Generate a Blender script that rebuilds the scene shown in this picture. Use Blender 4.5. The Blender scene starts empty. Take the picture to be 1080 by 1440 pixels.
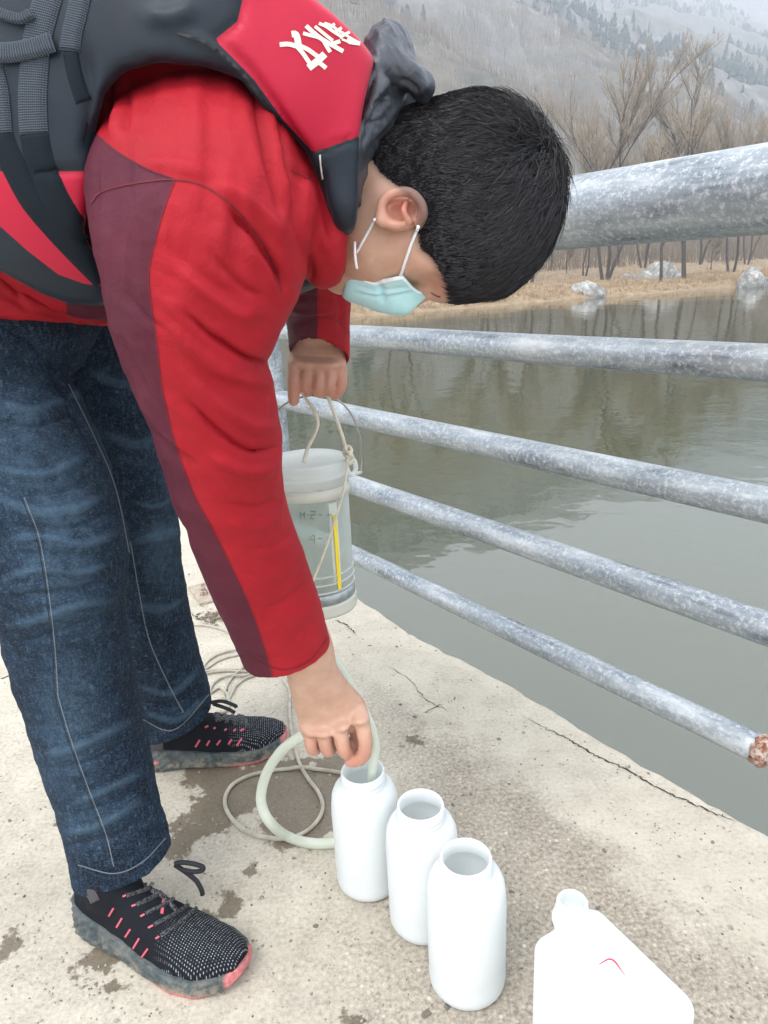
import bpy, math, random
import numpy as np
from mathutils import Vector, Matrix
from mathutils.bvhtree import BVHTree

sc = bpy.context.scene
R = math.radians
rng = np.random.default_rng(7)
random.seed(7)

# ------------------------------------------------------------------ camera
H = 0.95                       # camera height above the deck
FOC = 1000.0                   # focal length in pixels of the 1080 x 1440 photograph
ROLL = math.atan(0.048)
PITCH = math.atan(0.335)
cR, sR, cP, sP = math.cos(ROLL), math.sin(ROLL), math.cos(PITCH), math.sin(PITCH)
EX = np.array([cR, -sR * sP, -sR * cP])
EY = np.array([sR, cR * sP, cR * cP])
FW = np.array([0.0, cP, -sP])
CAM = np.array([0.0, 0.0, H])
cam_data = bpy.data.cameras.new("camera")
cam = bpy.data.objects.new("camera", cam_data)
sc.collection.objects.link(cam)
cam.matrix_world = Matrix(((EX[0], EY[0], -FW[0], 0), (EX[1], EY[1], -FW[1], 0), (EX[2], EY[2], -FW[2], H), (0, 0, 0, 1)))
cam_data.sensor_fit = 'VERTICAL'
cam_data.sensor_height = 24.0
cam_data.lens = 24.0 * FOC / 1440.0
cam_data.clip_start = 0.05
cam_data.clip_end = 5000.0
sc.camera = cam

# ------------------------------------------------------------------ daylight
SUN_ELEV, SUN_AZ = 58.0, 215.0          # azimuth clockwise from +Y: behind the camera, to its left
world = bpy.data.worlds.new("World")
sc.world = world
world.use_nodes = True
wn, wl = world.node_tree.nodes, world.node_tree.links
wn.clear()
sky = wn.new("ShaderNodeTexSky"); sky.sky_type = 'NISHITA'; sky.sun_disc = False
sky.sun_elevation = R(SUN_ELEV); sky.sun_rotation = R(SUN_AZ)
sky.air_density = 1.0; sky.dust_density = 3.0; sky.ozone_density = 1.0
hs = wn.new("ShaderNodeHueSaturation"); hs.inputs['Saturation'].default_value = 0.22
mx = wn.new("ShaderNodeMix"); mx.data_type = 'RGBA'; mx.inputs['Factor'].default_value = 0.6
mx.inputs[7].default_value = (10.8, 11.0, 11.3, 1)      # even cloud cover over the whole sky
bg = wn.new("ShaderNodeBackground"); bg.inputs['Strength'].default_value = 0.135
wo = wn.new("ShaderNodeOutputWorld")
wl.new(sky.outputs[0], hs.inputs['Color']); wl.new(hs.outputs[0], mx.inputs[6])
wl.new(mx.outputs[2], bg.inputs[0]); wl.new(bg.outputs[0], wo.inputs[0])
sun_d = bpy.data.lights.new("sun", 'SUN'); sun_d.energy = 1.1; sun_d.angle = R(24); sun_d.color = (1.0, 0.965, 0.92)
sun = bpy.data.objects.new("sun", sun_d); sc.collection.objects.link(sun)
_az, _el = R(SUN_AZ), R(SUN_ELEV)
sdir = Vector((math.sin(_az) * math.cos(_el), math.cos(_az) * math.cos(_el), math.sin(_el)))
sun.rotation_euler = sdir.to_track_quat('Z', 'Y').to_euler()
sun.location = sdir * 30
sc.view_settings.view_transform = 'Standard'
sc.view_settings.look = 'None'
sc.view_settings.gamma = 1.0
sc.view_settings.use_curve_mapping = False
sc.view_settings.exposure = 1.08
sc.cycles.use_denoising = True
sc.cycles.max_bounces = 8
sc.cycles.transparent_max_bounces = 16
sc.cycles.volume_bounces = 1

# ------------------------------------------------------------------ helpers
def ray(x, y):
    return ((np.asarray(x, float) - 540)[..., None] / FOC * EX + (720 - np.asarray(y, float))[..., None] / FOC * EY + FW)
def P(x, y, d):
    """world point seen at photo position (x, y) at distance d along the optical axis"""
    return ray(x, y) * np.asarray(d, float)[..., None] + CAM
def G(x, y, z=0.0):
    r = ray(x, y); return r * ((z - H) / r[..., 2])[..., None] + CAM
def proj(p):
    q = np.asarray(p) - CAM
    d = q @ FW
    return 540 + FOC * (q @ EX) / d, 720 - FOC * (q @ EY) / d, d

def tag(o, label=None, cat=None, group=None, kind=None):
    if label: o['label'] = label
    if cat: o['category'] = cat
    if group: o['group'] = group
    if kind: o['kind'] = kind
    return o
def empty(name, loc=(0, 0, 0), **k):
    o = bpy.data.objects.new(name, None); sc.collection.objects.link(o)
    o.location = loc; o.empty_display_size = 0.05
    return tag(o, **k)
def mesh(name, V, F, mat=None, parent=None, smooth=True, attrs=None, uv=None, local=None, mats=None, fm=None):
    """link ONE mesh object; V are world coordinates (moved into the parent's frame when it has one)"""
    V = np.asarray(V, dtype=np.float64)
    if parent is not None and local is None:
        V = V - np.array(root_loc(parent))
    me = bpy.data.meshes.new(name)
    if isinstance(F, np.ndarray):
        k = F.shape[1]
        me.vertices.add(len(V)); me.vertices.foreach_set('co', V.astype(np.float32).ravel())
        me.loops.add(F.size); me.loops.foreach_set('vertex_index', F.astype(np.int32).ravel())
        me.polygons.add(len(F)); me.polygons.foreach_set('loop_start', np.arange(0, F.size, k, dtype=np.int32))
        me.update(calc_edges=True)
    else:
        me.from_pydata([tuple(v) for v in V], [], F)
    if smooth: me.polygons.foreach_set('use_smooth', np.ones(len(me.polygons), bool))
    for k, a in (attrs or {}).items():
        at = me.attributes.new(k, 'FLOAT', 'POINT'); at.data.foreach_set('value', np.asarray(a, np.float32))
    if uv is not None:
        ul = me.uv_layers.new(name='UVMap')
        vi = np.empty(len(me.loops), np.int32); me.loops.foreach_get('vertex_index', vi)
        ul.data.foreach_set('uv', np.asarray(uv, np.float32)[vi].ravel())
    for m in (mats or ([mat] if mat else [])): me.materials.append(m)
    if fm is not None: me.polygons.foreach_set('material_index', np.asarray(fm, np.int32))
    me.validate(); me.update()
    o = bpy.data.objects.new(name, me); sc.collection.objects.link(o)
    if parent is not None: o.parent = parent
    return o
def root_loc(p):
    l = Vector((0, 0, 0))
    while p is not None:
        l += p.location; p = p.parent
    return l

# value noise -------------------------------------------------------
def _hash(i, j, k, s):
    h = (i * 374761393 + j * 668265263 + k * 2147483647 + s * 1274126177) & 0xFFFFFFFF
    h = ((h ^ (h >> 13)) * 1103515245) & 0xFFFFFFFF
    h = (h ^ (h >> 16)) & 0xFFFF
    return h / 32767.5 - 1.0
def vnoise(p, s=0):
    p = np.asarray(p, float); i = np.floor(p).astype(np.int64); f = p - i; f = f * f * (3 - 2 * f)
    r = 0
    for a in (0, 1):
        for b in (0, 1):
            for c in (0, 1):
                w = (f[..., 0] if a else 1 - f[..., 0]) * (f[..., 1] if b else 1 - f[..., 1]) * (f[..., 2] if c else 1 - f[..., 2])
                r = r + w * _hash(i[..., 0] + a, i[..., 1] + b, i[..., 2] + c, s)
    return r
def fbm(p, o=4, s=0, g=0.5):
    r, a = 0, 1.0; p = np.asarray(p, float)
    for k in range(o):
        r = r + a * vnoise(p * 2 ** k + 17.3 * k, s + k); a *= g
    return r

# polygons in the photograph plane ------------------------------------
def sd_poly(px, py, poly):
    """signed distance in pixels, negative inside"""
    poly = np.asarray(poly, float); d = np.full(np.shape(px), 1e9); ins = np.zeros(np.shape(px), bool)
    for (x0, y0), (x1, y1) in zip(poly, np.roll(poly, -1, 0)):
        ex, ey = x1 - x0, y1 - y0; wx, wy = px - x0, py - y0
        t = np.clip((wx * ex + wy * ey) / (ex * ex + ey * ey + 1e-9), 0, 1)
        d = np.minimum(d, (wx - t * ex) ** 2 + (wy - t * ey) ** 2)
        c = ((y0 <= py) & (y1 > py)) | ((y1 <= py) & (y0 > py))
        if y1 != y0:
            ins ^= c & (px < x0 + (py - y0) / (y1 - y0) * ex)
    return np.sqrt(d) * np.where(ins, -1, 1)
def d_line(px, py, pts, closed=False):
    d = np.full(np.shape(px), 1e9); tt = np.zeros(np.shape(px)); n = len(pts) - 1
    for k in range(n):
        (x0, y0), (x1, y1) = pts[k], pts[k + 1]
        ex, ey = x1 - x0, y1 - y0; wx, wy = px - x0, py - y0
        t = np.clip((wx * ex + wy * ey) / (ex * ex + ey * ey + 1e-9), 0, 1)
        q = (wx - t * ex) ** 2 + (wy - t * ey) ** 2
        m = q < d; d = np.where(m, q, d); tt = np.where(m, (k + t) / n, tt)
    return np.sqrt(d), tt
def smooth_line(pts, n=8):
    pts = np.asarray(pts, float)
    if len(pts) < 3: 
        t = np.linspace(0, 1, n + 1)[:, None]; return pts[0] * (1 - t) + pts[-1] * t
    q = np.vstack([2 * pts[0] - pts[1], pts, 2 * pts[-1] - pts[-2]]); out = []
    for i in range(1, len(q) - 2):
        for t in np.linspace(0, 1, n, endpoint=False):
            out.append(0.5 * (2 * q[i] + (q[i + 1] - q[i - 1]) * t + (2 * q[i - 1] - 5 * q[i] + 4 * q[i + 1] - q[i + 2]) * t * t
                              + (3 * q[i] - q[i - 1] - 3 * q[i + 1] + q[i + 2]) * t ** 3))
    out.append(pts[-1]); return np.array(out)

# distance fields ------------------------------------------------------
class Field:
    def __init__(s, lo, hi, h):
        s.o = np.asarray(lo, float); s.h = h
        s.n = np.ceil((np.asarray(hi, float) - s.o) / h).astype(int) + 1
        s.v = np.full(s.n, 1.0, np.float32)
    def box(s, lo, hi):
        a = np.clip(np.floor((np.asarray(lo) - s.o) / s.h).astype(int), 0, s.n)
        b = np.clip(np.ceil((np.asarray(hi) - s.o) / s.h).astype(int) + 1, 0, s.n)
        return tuple(slice(i, j) for i, j in zip(a, b))
    def pts(s, sl):
        g = [s.o[i] + s.h * np.arange(sl[i].start, sl[i].stop) for i in range(3)]
        return np.stack(np.meshgrid(*g, indexing='ij'), -1).astype(np.float32)
    def full(s): return tuple(slice(0, int(k)) for k in s.n)
    def merge(s, sl, d, k):
        a = s.v[sl]
        if k <= 0: s.v[sl] = np.minimum(a, d); return
        h = np.clip(0.5 + 0.5 * (a - d) / k, 0, 1)
        s.v[sl] = a * (1 - h) + d * h - k * h * (1 - h)
    def cut(s, sl, d, k=0.0):          # keep only where d < 0 ... subtract region d<0 when passed as -d
        a = s.v[sl]
        if k <= 0: s.v[sl] = np.maximum(a, d); return
        h = np.clip(0.5 - 0.5 * (a - d) / k, 0, 1)
        s.v[sl] = a * (1 - h) + d * h + k * h * (1 - h)
    def ell(s, c, ax, r, k=0.0, sub=False):
        """ellipsoid: centre, 3 unit axes (rows), 3 radii"""
        c = np.asarray(c, float); m = max(r) + k + 4 * s.h
        sl = s.box(c - m, c + m)
        if 0 in s.v[sl].shape: return
        q = (s.pts(sl) - c.astype(np.float32)) @ (np.asarray(ax, float).T / np.asarray(r)).astype(np.float32)
        l = np.sqrt((q ** 2).sum(-1)); d = (l - 1) * min(r)
        if sub: s.cut(sl, -d.astype(np.float32), k)
        else: s.merge(sl, d.astype(np.float32), k)
    def chain(s, pts, rad, k=0.0, n=4, sub=False, smooth=True):
        """round chain through pts with radius per point"""
        if smooth and len(pts) > 2:
            pr = smooth_line(np.hstack([np.asarray(pts, float), np.asarray(rad, float)[:, None]]), n)
        else: pr = np.hstack([np.asarray(pts, float), np.asarray(rad, float)[:, None]])
        m = pr[:, 3].max() + k + 4 * s.h
        sl = s.box(pr[:, :3].min(0) - m, pr[:, :3].max(0) + m)
        if 0 in s.v[sl].shape: return
        X = s.pts(sl); D = np.full(X.shape[:-1], 1.0, np.float32); pr = pr.astype(np.float32)
        for a, b in zip(pr[:-1], pr[1:]):
            ab = b[:3] - a[:3]; w = X - a[:3]
            t = np.clip(w @ ab / (ab @ ab + 1e-12), 0, 1)
            D = np.minimum(D, np.linalg.norm(w - t[..., None] * ab, axis=-1) - (a[3] + t * (b[3] - a[3])))
        if sub: s.cut(sl, -D.astype(np.float32), k)
        else: s.merge(sl, D.astype(np.float32), k)
    def loft(s, st, k=0.0, n=5, grow=0.0, power=2.0):
        """st rows: centre(3), a-vector*ra(3), rb"""
        st = smooth_line(st, n).astype(np.float32); C = st[:, :3]; A = st[:, 3:6]; ra = np.linalg.norm(A, axis=1); A = A / ra[:, None]; rb = st[:, 6]
        ra = (ra + grow).astype(np.float32); rb = (rb + grow).astype(np.float32)
        lo = np.full(3, 1e9); hi = -lo
        for i in range(len(C)):
            m = max(ra[i], rb[i]) + k + 4 * s.h; lo = np.minimum(lo, C[i] - m); hi = np.maximum(hi, C[i] + m)
        SL = s.box(lo, hi); D = np.full(tuple(x.stop - x.start for x in SL), 1.0, np.float32)
        for i in range(len(C) - 1):
            m = max(ra[i], rb[i], ra[i + 1], rb[i + 1]) + k + 3 * s.h
            sl = s.box(np.minimum(C[i], C[i + 1]) - m, np.maximum(C[i], C[i + 1]) + m)
            if 0 in s.v[sl].shape: continue
            X = s.pts(sl); ax = C[i + 1] - C[i]; L = np.linalg.norm(ax); axn = ax / L
            w = X - C[i]; t0 = (w @ ax) / (L * L); t = np.clip(t0, 0, 1)[..., None]
            c = t * ax; q = w - c
            a = A[i] * (1 - t) + A[i + 1] * t
            a = a - (a @ axn)[..., None] * axn; a /= np.linalg.norm(a, axis=-1, keepdims=True)
            b = np.cross(axn, a)
            tr = t[..., 0]; Ra = ra[i] * (1 - tr) + ra[i + 1] * tr; Rb = rb[i] * (1 - tr) + rb[i + 1] * tr
            x = np.abs((q * a).sum(-1)) / Ra; y = np.abs((q * b).sum(-1)) / Rb; mn = np.minimum(Ra, Rb)
            z = (q @ axn) / mn
            if power == 2.0: l = np.sqrt(x * x + y * y + z * z)
            else: l = ((x ** power + y ** power) ** (2 / power) + z * z) ** .5
            d = ((l - 1) * mn).astype(np.float32)
            ls = tuple(slice(a_.start - b_.start, a_.stop - b_.start) for a_, b_ in zip(sl, SL))
            if D[ls].shape != d.shape: continue
            D[ls] = np.minimum(D[ls], d)
        s.merge(SL, D, k)
    def nets(s):
        v = s.v; ins = v < 0
        n = np.array(v.shape) - 1
        cnt = np.zeros(n, np.int8)
        for a in (0, 1):
            for b in (0, 1):
                for c in (0, 1):
                    cnt += ins[a:a + n[0], b:b + n[1], c:c + n[2]]
        act = (cnt > 0) & (cnt < 8); idx = np.argwhere(act)
        ids = np.full(n, -1, np.int64); ids[act] = np.arange(len(idx))
        acc = np.zeros((len(idx), 3)); num = np.zeros(len(idx))
        cor = [(0, 0, 0), (1, 0, 0), (0, 1, 0), (1, 1, 0), (0, 0, 1), (1, 0, 1), (0, 1, 1), (1, 1, 1)]
        val = [v[idx[:, 0] + c[0], idx[:, 1] + c[1], idx[:, 2] + c[2]] for c in cor]
        for i in range(8):
            for j in range(i + 1, 8):
                if sum(abs(cor[i][q] - cor[j][q]) for q in range(3)) != 1: continue
                m = (val[i] < 0) != (val[j] < 0)
                t = np.where(m, val[i] / (val[i] - val[j] + 1e-20), 0)
                p = np.array(cor[i]) + t[:, None] * (np.array(cor[j]) - np.array(cor[i]))
                acc += np.where(m[:, None], p, 0); num += m
        V = s.o + s.h * (idx + acc / num[:, None])
        F = []
        for ax in range(3):
            u, w = (ax + 1) % 3, (ax + 2) % 3
            sl0 = [slice(None)] * 3; sl1 = [slice(None)] * 3; sl0[ax] = slice(0, -1); sl1[ax] = slice(1, None)
            a, b = ins[tuple(sl0)], ins[tuple(sl1)]
            E = np.argwhere(a != b); 
            ok = (E[:, u] > 0) & (E[:, w] > 0) & (E[:, u] < n[u]) & (E[:, w] < n[w]); E = E[ok]
            fl = a[tuple(E.T)]
            eu = np.zeros(3, int); eu[u] = 1; ew = np.zeros(3, int); ew[w] = 1
            g = lambda q: ids[q[:, 0], q[:, 1], q[:, 2]]
            q0, q1, q2, q3 = g(E - eu - ew), g(E - ew), g(E), g(E - eu)
            f = np.stack([q0, q1, q2, q3], 1); f[~fl] = f[~fl][:, ::-1]; F.append(f)
        F = np.vstack(F); F = F[(F >= 0).all(1)]
        return V, F
def vnormals(V, F):
    a = V[F[:, 2]] - V[F[:, 0]]; b = V[F[:, 3]] - V[F[:, 1]] if F.shape[1] == 4 else V[F[:, 1]] - V[F[:, 0]]
    fn = np.cross(a, b) if F.shape[1] == 4 else np.cross(b, a)
    N = np.zeros_like(V)
    for k in range(F.shape[1]):
        for c in range(3): N[:, c] += np.bincount(F[:, k], fn[:, c], len(V))
    return N / (np.linalg.norm(N, axis=1, keepdims=True) + 1e-12)
def relax(V, F, it=2, w=0.5):
    for _ in range(it):
        S = np.zeros_like(V); c = np.zeros(len(V)); k = F.shape[1]
        for j in range(k):
            a, b = F[:, j], F[:, (j + 1) % k]
            for q in range(3): S[:, q] += np.bincount(a, V[b, q], len(V)) + np.bincount(b, V[a, q], len(V))
            c += np.bincount(a, minlength=len(V)) + np.bincount(b, minlength=len(V))
        V = V * (1 - w) + w * S / np.maximum(c, 1)[:, None]
    return V
def stations(rows, shift=0.0, grow=1.0):
    """rows (Lx,Ly,Rx,Ry,depth,thick): silhouette points left and right in the photo, distance, half thickness"""
    o = []
    for lx, ly, rx, ry, d, t in rows:
        l, r = P(lx, ly, d + shift), P(rx, ry, d + shift)
        o.append(np.concatenate([(l + r) / 2, (r - l) / 2 * grow, [t]]))
    return np.array(o)
def sculpt(V, F, strokes, both=0.0):
    """push folds into cloth: strokes (width px, height mm, points) laid on the side that faces the viewer"""
    N = vnormals(V, F); px, py, d = proj(V)
    face = np.clip(((CAM - V) * N).sum(1) / np.linalg.norm(CAM - V, axis=1) * 2.5 + 0.2, both, 1)
    disp = np.zeros(len(V))
    for w, amp, pts in strokes:
        pl = smooth_line(pts, 4); m = 3 * w
        sel = np.where((px > pl[:, 0].min() - m) & (px < pl[:, 0].max() + m) & (py > pl[:, 1].min() - m) & (py < pl[:, 1].max() + m))[0]
        if not len(sel): continue
        dd, t = d_line(px[sel], py[sel], pl)
        tap = np.clip(np.minimum(t, 1 - t) * 4 + 0.15, 0, 1)
        disp[sel] += amp * 0.001 * np.exp(-(dd / w) ** 2) * tap
    return V + N * (disp * face)[:, None], disp * face

# ribbons and tubes ------------------------------------------------------
def bvh_of(V, F): return BVHTree.FromPolygons([tuple(v) for v in V], [tuple(int(i) for i in f) for f in F])
def hit_px(bvh, x, y):
    r = ray(x, y); dv = Vector(r / np.linalg.norm(r))
    loc, nor, _, _ = bvh.ray_cast(Vector(CAM), dv)
    if loc is None: return None, None
    nor = Vector(nor)
    if nor.dot(dv) > 0: nor = -nor
    return np.array(loc), np.array(nor)
def ribbon_geo(bvh, pts, width, lift=0.001, nl=4, step=3.0, thick=0.0, wfun=None):
    """strip laid on a surface along a photo polyline; returns V,F,UV"""
    pl = smooth_line(pts, 12); s = np.concatenate([[0], np.cumsum(np.linalg.norm(np.diff(pl, axis=0), axis=1))])
    n = max(2, int(s[-1] / step)); u = np.linspace(0, s[-1], n + 1)
    c = np.stack([np.interp(u, s, pl[:, i]) for i in (0, 1)], 1); t = np.gradient(c, axis=0); t /= np.linalg.norm(t, axis=1, keepdims=True) + 1e-9
    rows = []; last = None
    for i in range(n + 1):
        row = []
        w_ = width * (wfun(u[i] / s[-1]) if wfun else 1)
        for j in range(nl + 1):
            o = (j / nl - 0.5) * w_; x, y = c[i] + o * np.array([-t[i][1], t[i][0]])
            l, nn = hit_px(bvh, x, y); row.append((l, nn))
        rows.append(row)
    V, F, UV = [], [], []; ok = {}
    for i, row in enumerate(rows):
        dm = [np.linalg.norm(l - CAM) for l, _ in row if l is not None]
        md = np.median(dm) if dm else 0
        for j, (l, nn) in enumerate(row):
            if l is None or abs(np.linalg.norm(l - CAM) - md) > 0.07: continue
            ok[(i, j)] = len(V)
            edge = 0 if thick == 0 or (0 < j < nl and 0 < i < n) else -thick
            V.append(l + nn * (lift + edge)); UV.append((u[i] / 1000, j / nl))
    for i in range(n):
        for j in range(nl):
            q = [(i, j), (i, j + 1), (i + 1, j + 1), (i + 1, j)]
            if all(k in ok for k in q): F.append([ok[k] for k in q])
    return V, F, UV
def biggest(V, F):
    par = list(range(len(V)))
    def find(a):
        while par[a] != a: par[a] = par[par[a]]; a = par[a]
        return a
    for f in F:
        for i in f[1:]: par[find(f[0])] = find(i)
    c = {}
    for f in F: c.setdefault(find(f[0]), []).append(f)
    return max(c.values(), key=len)
def ribbon(name, bvh, pts, width, mat, parent, **k):
    V, F, UV = ribbon_geo(bvh, pts, width, **k)
    if not F: return None
    F = biggest(V, F); us = sorted({i for f in F for i in f}); mp = {i: j for j, i in enumerate(us)}
    V = [V[i] for i in us]; UV = [UV[i] for i in us]; F = [[mp[i] for i in f] for f in F]
    return mesh(name, np.array(V), np.array(F), mat, parent, uv=UV)
def ribbons(name, bvh, lines, width, mat, parent, joined=False, **k):
    if not joined:
        for pts in lines:
            w = width
            if isinstance(pts, tuple) and isinstance(pts[0], (int, float)): w, pts = pts
            ribbon(name, bvh, pts, w, mat, parent, **k)
        return None
    VV, FF, UU = [], [], []
    for pts in lines:
        w = width
        if isinstance(pts, tuple) and isinstance(pts[0], (int, float)): w, pts = pts
        V, F, UV = ribbon_geo(bvh, pts, w, **k)
        FF += [[i + len(VV) for i in f] for f in F]; VV += V; UU += UV
    if not FF: return None
    return mesh(name, np.array(VV), np.array(FF), mat, parent, uv=UU)
def tube_geo(pts, rad, seg=8, cap=True):
    pts = np.asarray(pts, float); n = len(pts); rad = np.broadcast_to(np.asarray(rad, float), (n,))
    T = np.gradient(pts, axis=0); T /= np.linalg.norm(T, axis=1, keepdims=True) + 1e-12
    up = np.array([0, 0, 1.0]) if abs(T[0][2]) < 0.9 else np.array([1.0, 0, 0])
    U = np.cross(T[0], up); U /= np.linalg.norm(U); V = []
    a = np.linspace(0, 2 * math.pi, seg, endpoint=False)
    for i in range(n):
        U = U - (U @ T[i]) * T[i]; U /= np.linalg.norm(U) + 1e-12; W = np.cross(T[i], U)
        V.append(pts[i] + rad[i] * (np.cos(a)[:, None] * U + np.sin(a)[:, None] * W))
    V = np.vstack(V); F = []
    for i in range(n - 1):
        for j in range(seg):
            k = (j + 1) % seg
            F.append((i * seg + j, i * seg + k, (i + 1) * seg + k, (i + 1) * seg + j))
    if cap: F.append(tuple(range(seg))[::-1]); F.append(tuple((n - 1) * seg + j for j in range(seg)))
    return V, F
def tube(name, pts, rad, mat, parent=None, seg=10, sm=True):
    if sm and len(pts) > 2: 
        r = np.broadcast_to(np.asarray(rad, float), (len(pts),))
        q = smooth_line(np.hstack([np.asarray(pts, float), r[:, None]]), 8); pts, rad = q[:, :3], q[:, 3]
    V, F = tube_geo(pts, rad, seg)
    return mesh(name, V, F, mat, parent)
def lathe_geo(prof, c, seg=48):
    V, F = [], []
    a = np.linspace(0, 2 * math.pi, seg, endpoint=False)
    for r, z in prof: V.append(np.stack([c[0] + r * np.cos(a), c[1] + r * np.sin(a), np.full(seg, c[2] + z)], 1))
    V = np.vstack(V); n = len(prof)
    for i in range(n - 1):
        for j in range(seg):
            k = (j + 1) % seg; F.append((i * seg + j, i * seg + k, (i + 1) * seg + k, (i + 1) * seg + j))
    if prof[0][0] > 1e-4: F.append(tuple(range(seg))[::-1])
    if prof[-1][0] > 1e-4: F.append(tuple((n - 1) * seg + j for j in range(seg)))
    return V, F

# ------------------------------------------------------------------ materials
class M:
    def __init__(s, name, color=(.5, .5, .5), rough=.6, **k):
        s.m = bpy.data.materials.new(name); s.m.use_nodes = True; s.t = s.m.node_tree; s.n = s.t.nodes; s.l = s.t.links
        s.b = s.n['Principled BSDF']; s.b.inputs['Base Color'].default_value = (*color, 1); s.b.inputs['Roughness'].default_value = rough
        for a, v in k.items(): s.b.inputs[a.replace('_', ' ')].default_value = v
        s.coord = s.n.new('ShaderNodeTexCoord')
    def inp(s, node, key, v):
        if isinstance(v, bpy.types.NodeSocket): s.l.new(v, node.inputs[key])
        elif v is not None:
            if isinstance(v, (tuple, list)) and len(v) == 3 and node.inputs[key].type == 'RGBA': v = (*v, 1)
            node.inputs[key].default_value = v
    def attr(s, name):
        a = s.n.new('ShaderNodeAttribute'); a.attribute_name = name; return a.outputs['Fac']
    def map(s, scale=(1, 1, 1), src='Object', rot=(0, 0, 0)):
        m = s.n.new('ShaderNodeMapping'); s.l.new(s.coord.outputs[src], m.inputs[0]); m.inputs['Scale'].default_value = scale; m.inputs['Rotation'].default_value = rot
        return m.outputs[0]
    def noise(s, scale=5, detail=4, rough=.5, vec=None, dist=0, out='Fac'):
        a = s.n.new('ShaderNodeTexNoise'); s.inp(a, 'Vector', vec if vec is not None else s.coord.outputs['Object'])
        a.inputs['Scale'].default_value = scale; a.inputs['Detail'].default_value = detail; a.inputs['Roughness'].default_value = rough; a.inputs['Distortion'].default_value = dist
        return a.outputs[out]
    def vor(s, scale=5, vec=None, feature='F1', out='Distance', rnd=1.0):
        a = s.n.new('ShaderNodeTexVoronoi'); a.feature = feature; s.inp(a, 'Vector', vec if vec is not None else s.coord.outputs['Object']); a.inputs['Scale'].default_value = scale
        a.inputs['Randomness'].default_value = rnd
        return a.outputs[out]
    def wave(s, scale=5, vec=None, dir='X', dist=0, prof='SIN'):
        a = s.n.new('ShaderNodeTexWave'); a.bands_direction = dir; a.wave_profile = prof; s.inp(a, 'Vector', vec if vec is not None else s.coord.outputs['Object'])
        a.inputs['Scale'].default_value = scale; a.inputs['Distortion'].default_value = dist; return a.outputs['Fac']
    def ramp(s, fac, stops):
        a = s.n.new('ShaderNodeValToRGB'); s.l.new(fac, a.inputs[0]); e = a.color_ramp.elements
        while len(e) < len(stops): e.new(0.5)
        for i, (p, c) in enumerate(stops):
            e[i].position = p; c = (c, c, c) if isinstance(c, (int, float)) else c; e[i].color = (*c, 1)
        return a.outputs[0]
    def mix(s, f, a, b, mode='MIX'):
        m = s.n.new('ShaderNodeMix'); m.data_type = 'RGBA'; m.blend_type = mode; s.inp(m, 0, f); s.inp(m, 6, a); s.inp(m, 7, b); return m.outputs[2]
    def math(s, op, a, b=None, c=None):
        m = s.n.new('ShaderNodeMath'); m.operation = op; s.inp(m, 0, a); s.inp(m, 1, b); s.inp(m, 2, c); return m.outputs[0]
    def rng(s, v, a, b, c=0, d=1):
        m = s.n.new('ShaderNodeMapRange'); s.inp(m, 0, v); m.inputs[1].default_value = a; m.inputs[2].default_value = b; m.inputs[3].default_value = c; m.inputs[4].default_value = d; return m.outputs[0]
    def sep(s, v, i):
        m = s.n.new('ShaderNodeSeparateXYZ'); s.l.new(v, m.inputs[0]); return m.outputs[i]
    def bump(s, h, strength=.3, dist=.001, prev=None):
        b = s.n.new('ShaderNodeBump'); s.l.new(h, b.inputs['Height']); b.inputs['Strength'].default_value = strength; b.inputs['Distance'].default_value = dist
        if prev is not None: s.l.new(prev, b.inputs['Normal'])
        return b.outputs[0]
    def set(s, key, v): s.inp(s.b, key, v); return s
# ================================================================== SETTING
AL = np.array([-0.59116, 0.80655, 0.0])      # direction of the bank edge and of the railing
NR = np.array([0.80655, 0.59116, 0.0])       # towards the water
EDGE = 1.107
WATER = -1.3

# ---- concrete deck
m = M('deck_concrete', rough=.88)
vec = m.coord.outputs['Object']
sx = m.n.new('ShaderNodeVectorMath'); sx.operation = 'DOT_PRODUCT'; m.l.new(vec, sx.inputs[0]); sx.inputs[1].default_value = tuple(NR)
nn = sx.outputs['Value']
band = m.rng(m.math('ADD', nn, m.math('MULTIPLY', m.math('SUBTRACT', m.noise(3.0, 6, .62), .5), .34)), .80, .90)
big = m.noise(1.6, 5, .55); mid = m.noise(9, 5, .6); fine = m.noise(140, 4, .7); grit = m.noise(420, 2, .6)
rough_c = m.ramp(fine, [(.28, (.12, .108, .09)), (.42, (.27, .248, .215)), (.55, (.38, .352, .315)), (.72, (.56, .53, .485))])
vo = m.vor(95, out='Color'); vd = m.vor(95)
agg = m.ramp(vd, [(.12, .75), (.5, .1)])
rough_c = m.mix(m.math('MULTIPLY', m.math('GREATER_THAN', m.sep(vo, 0), .72), m.rng(vd, .34, .2)), rough_c, m.mix(m.sep(vo, 1), (.62, .58, .53), (.30, .25, .22)))
smooth_c = m.ramp(fine, [(.25, (.41, .39, .345)), (.5, (.53, .51, .46)), (.8, (.60, .58, .53))])
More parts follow.
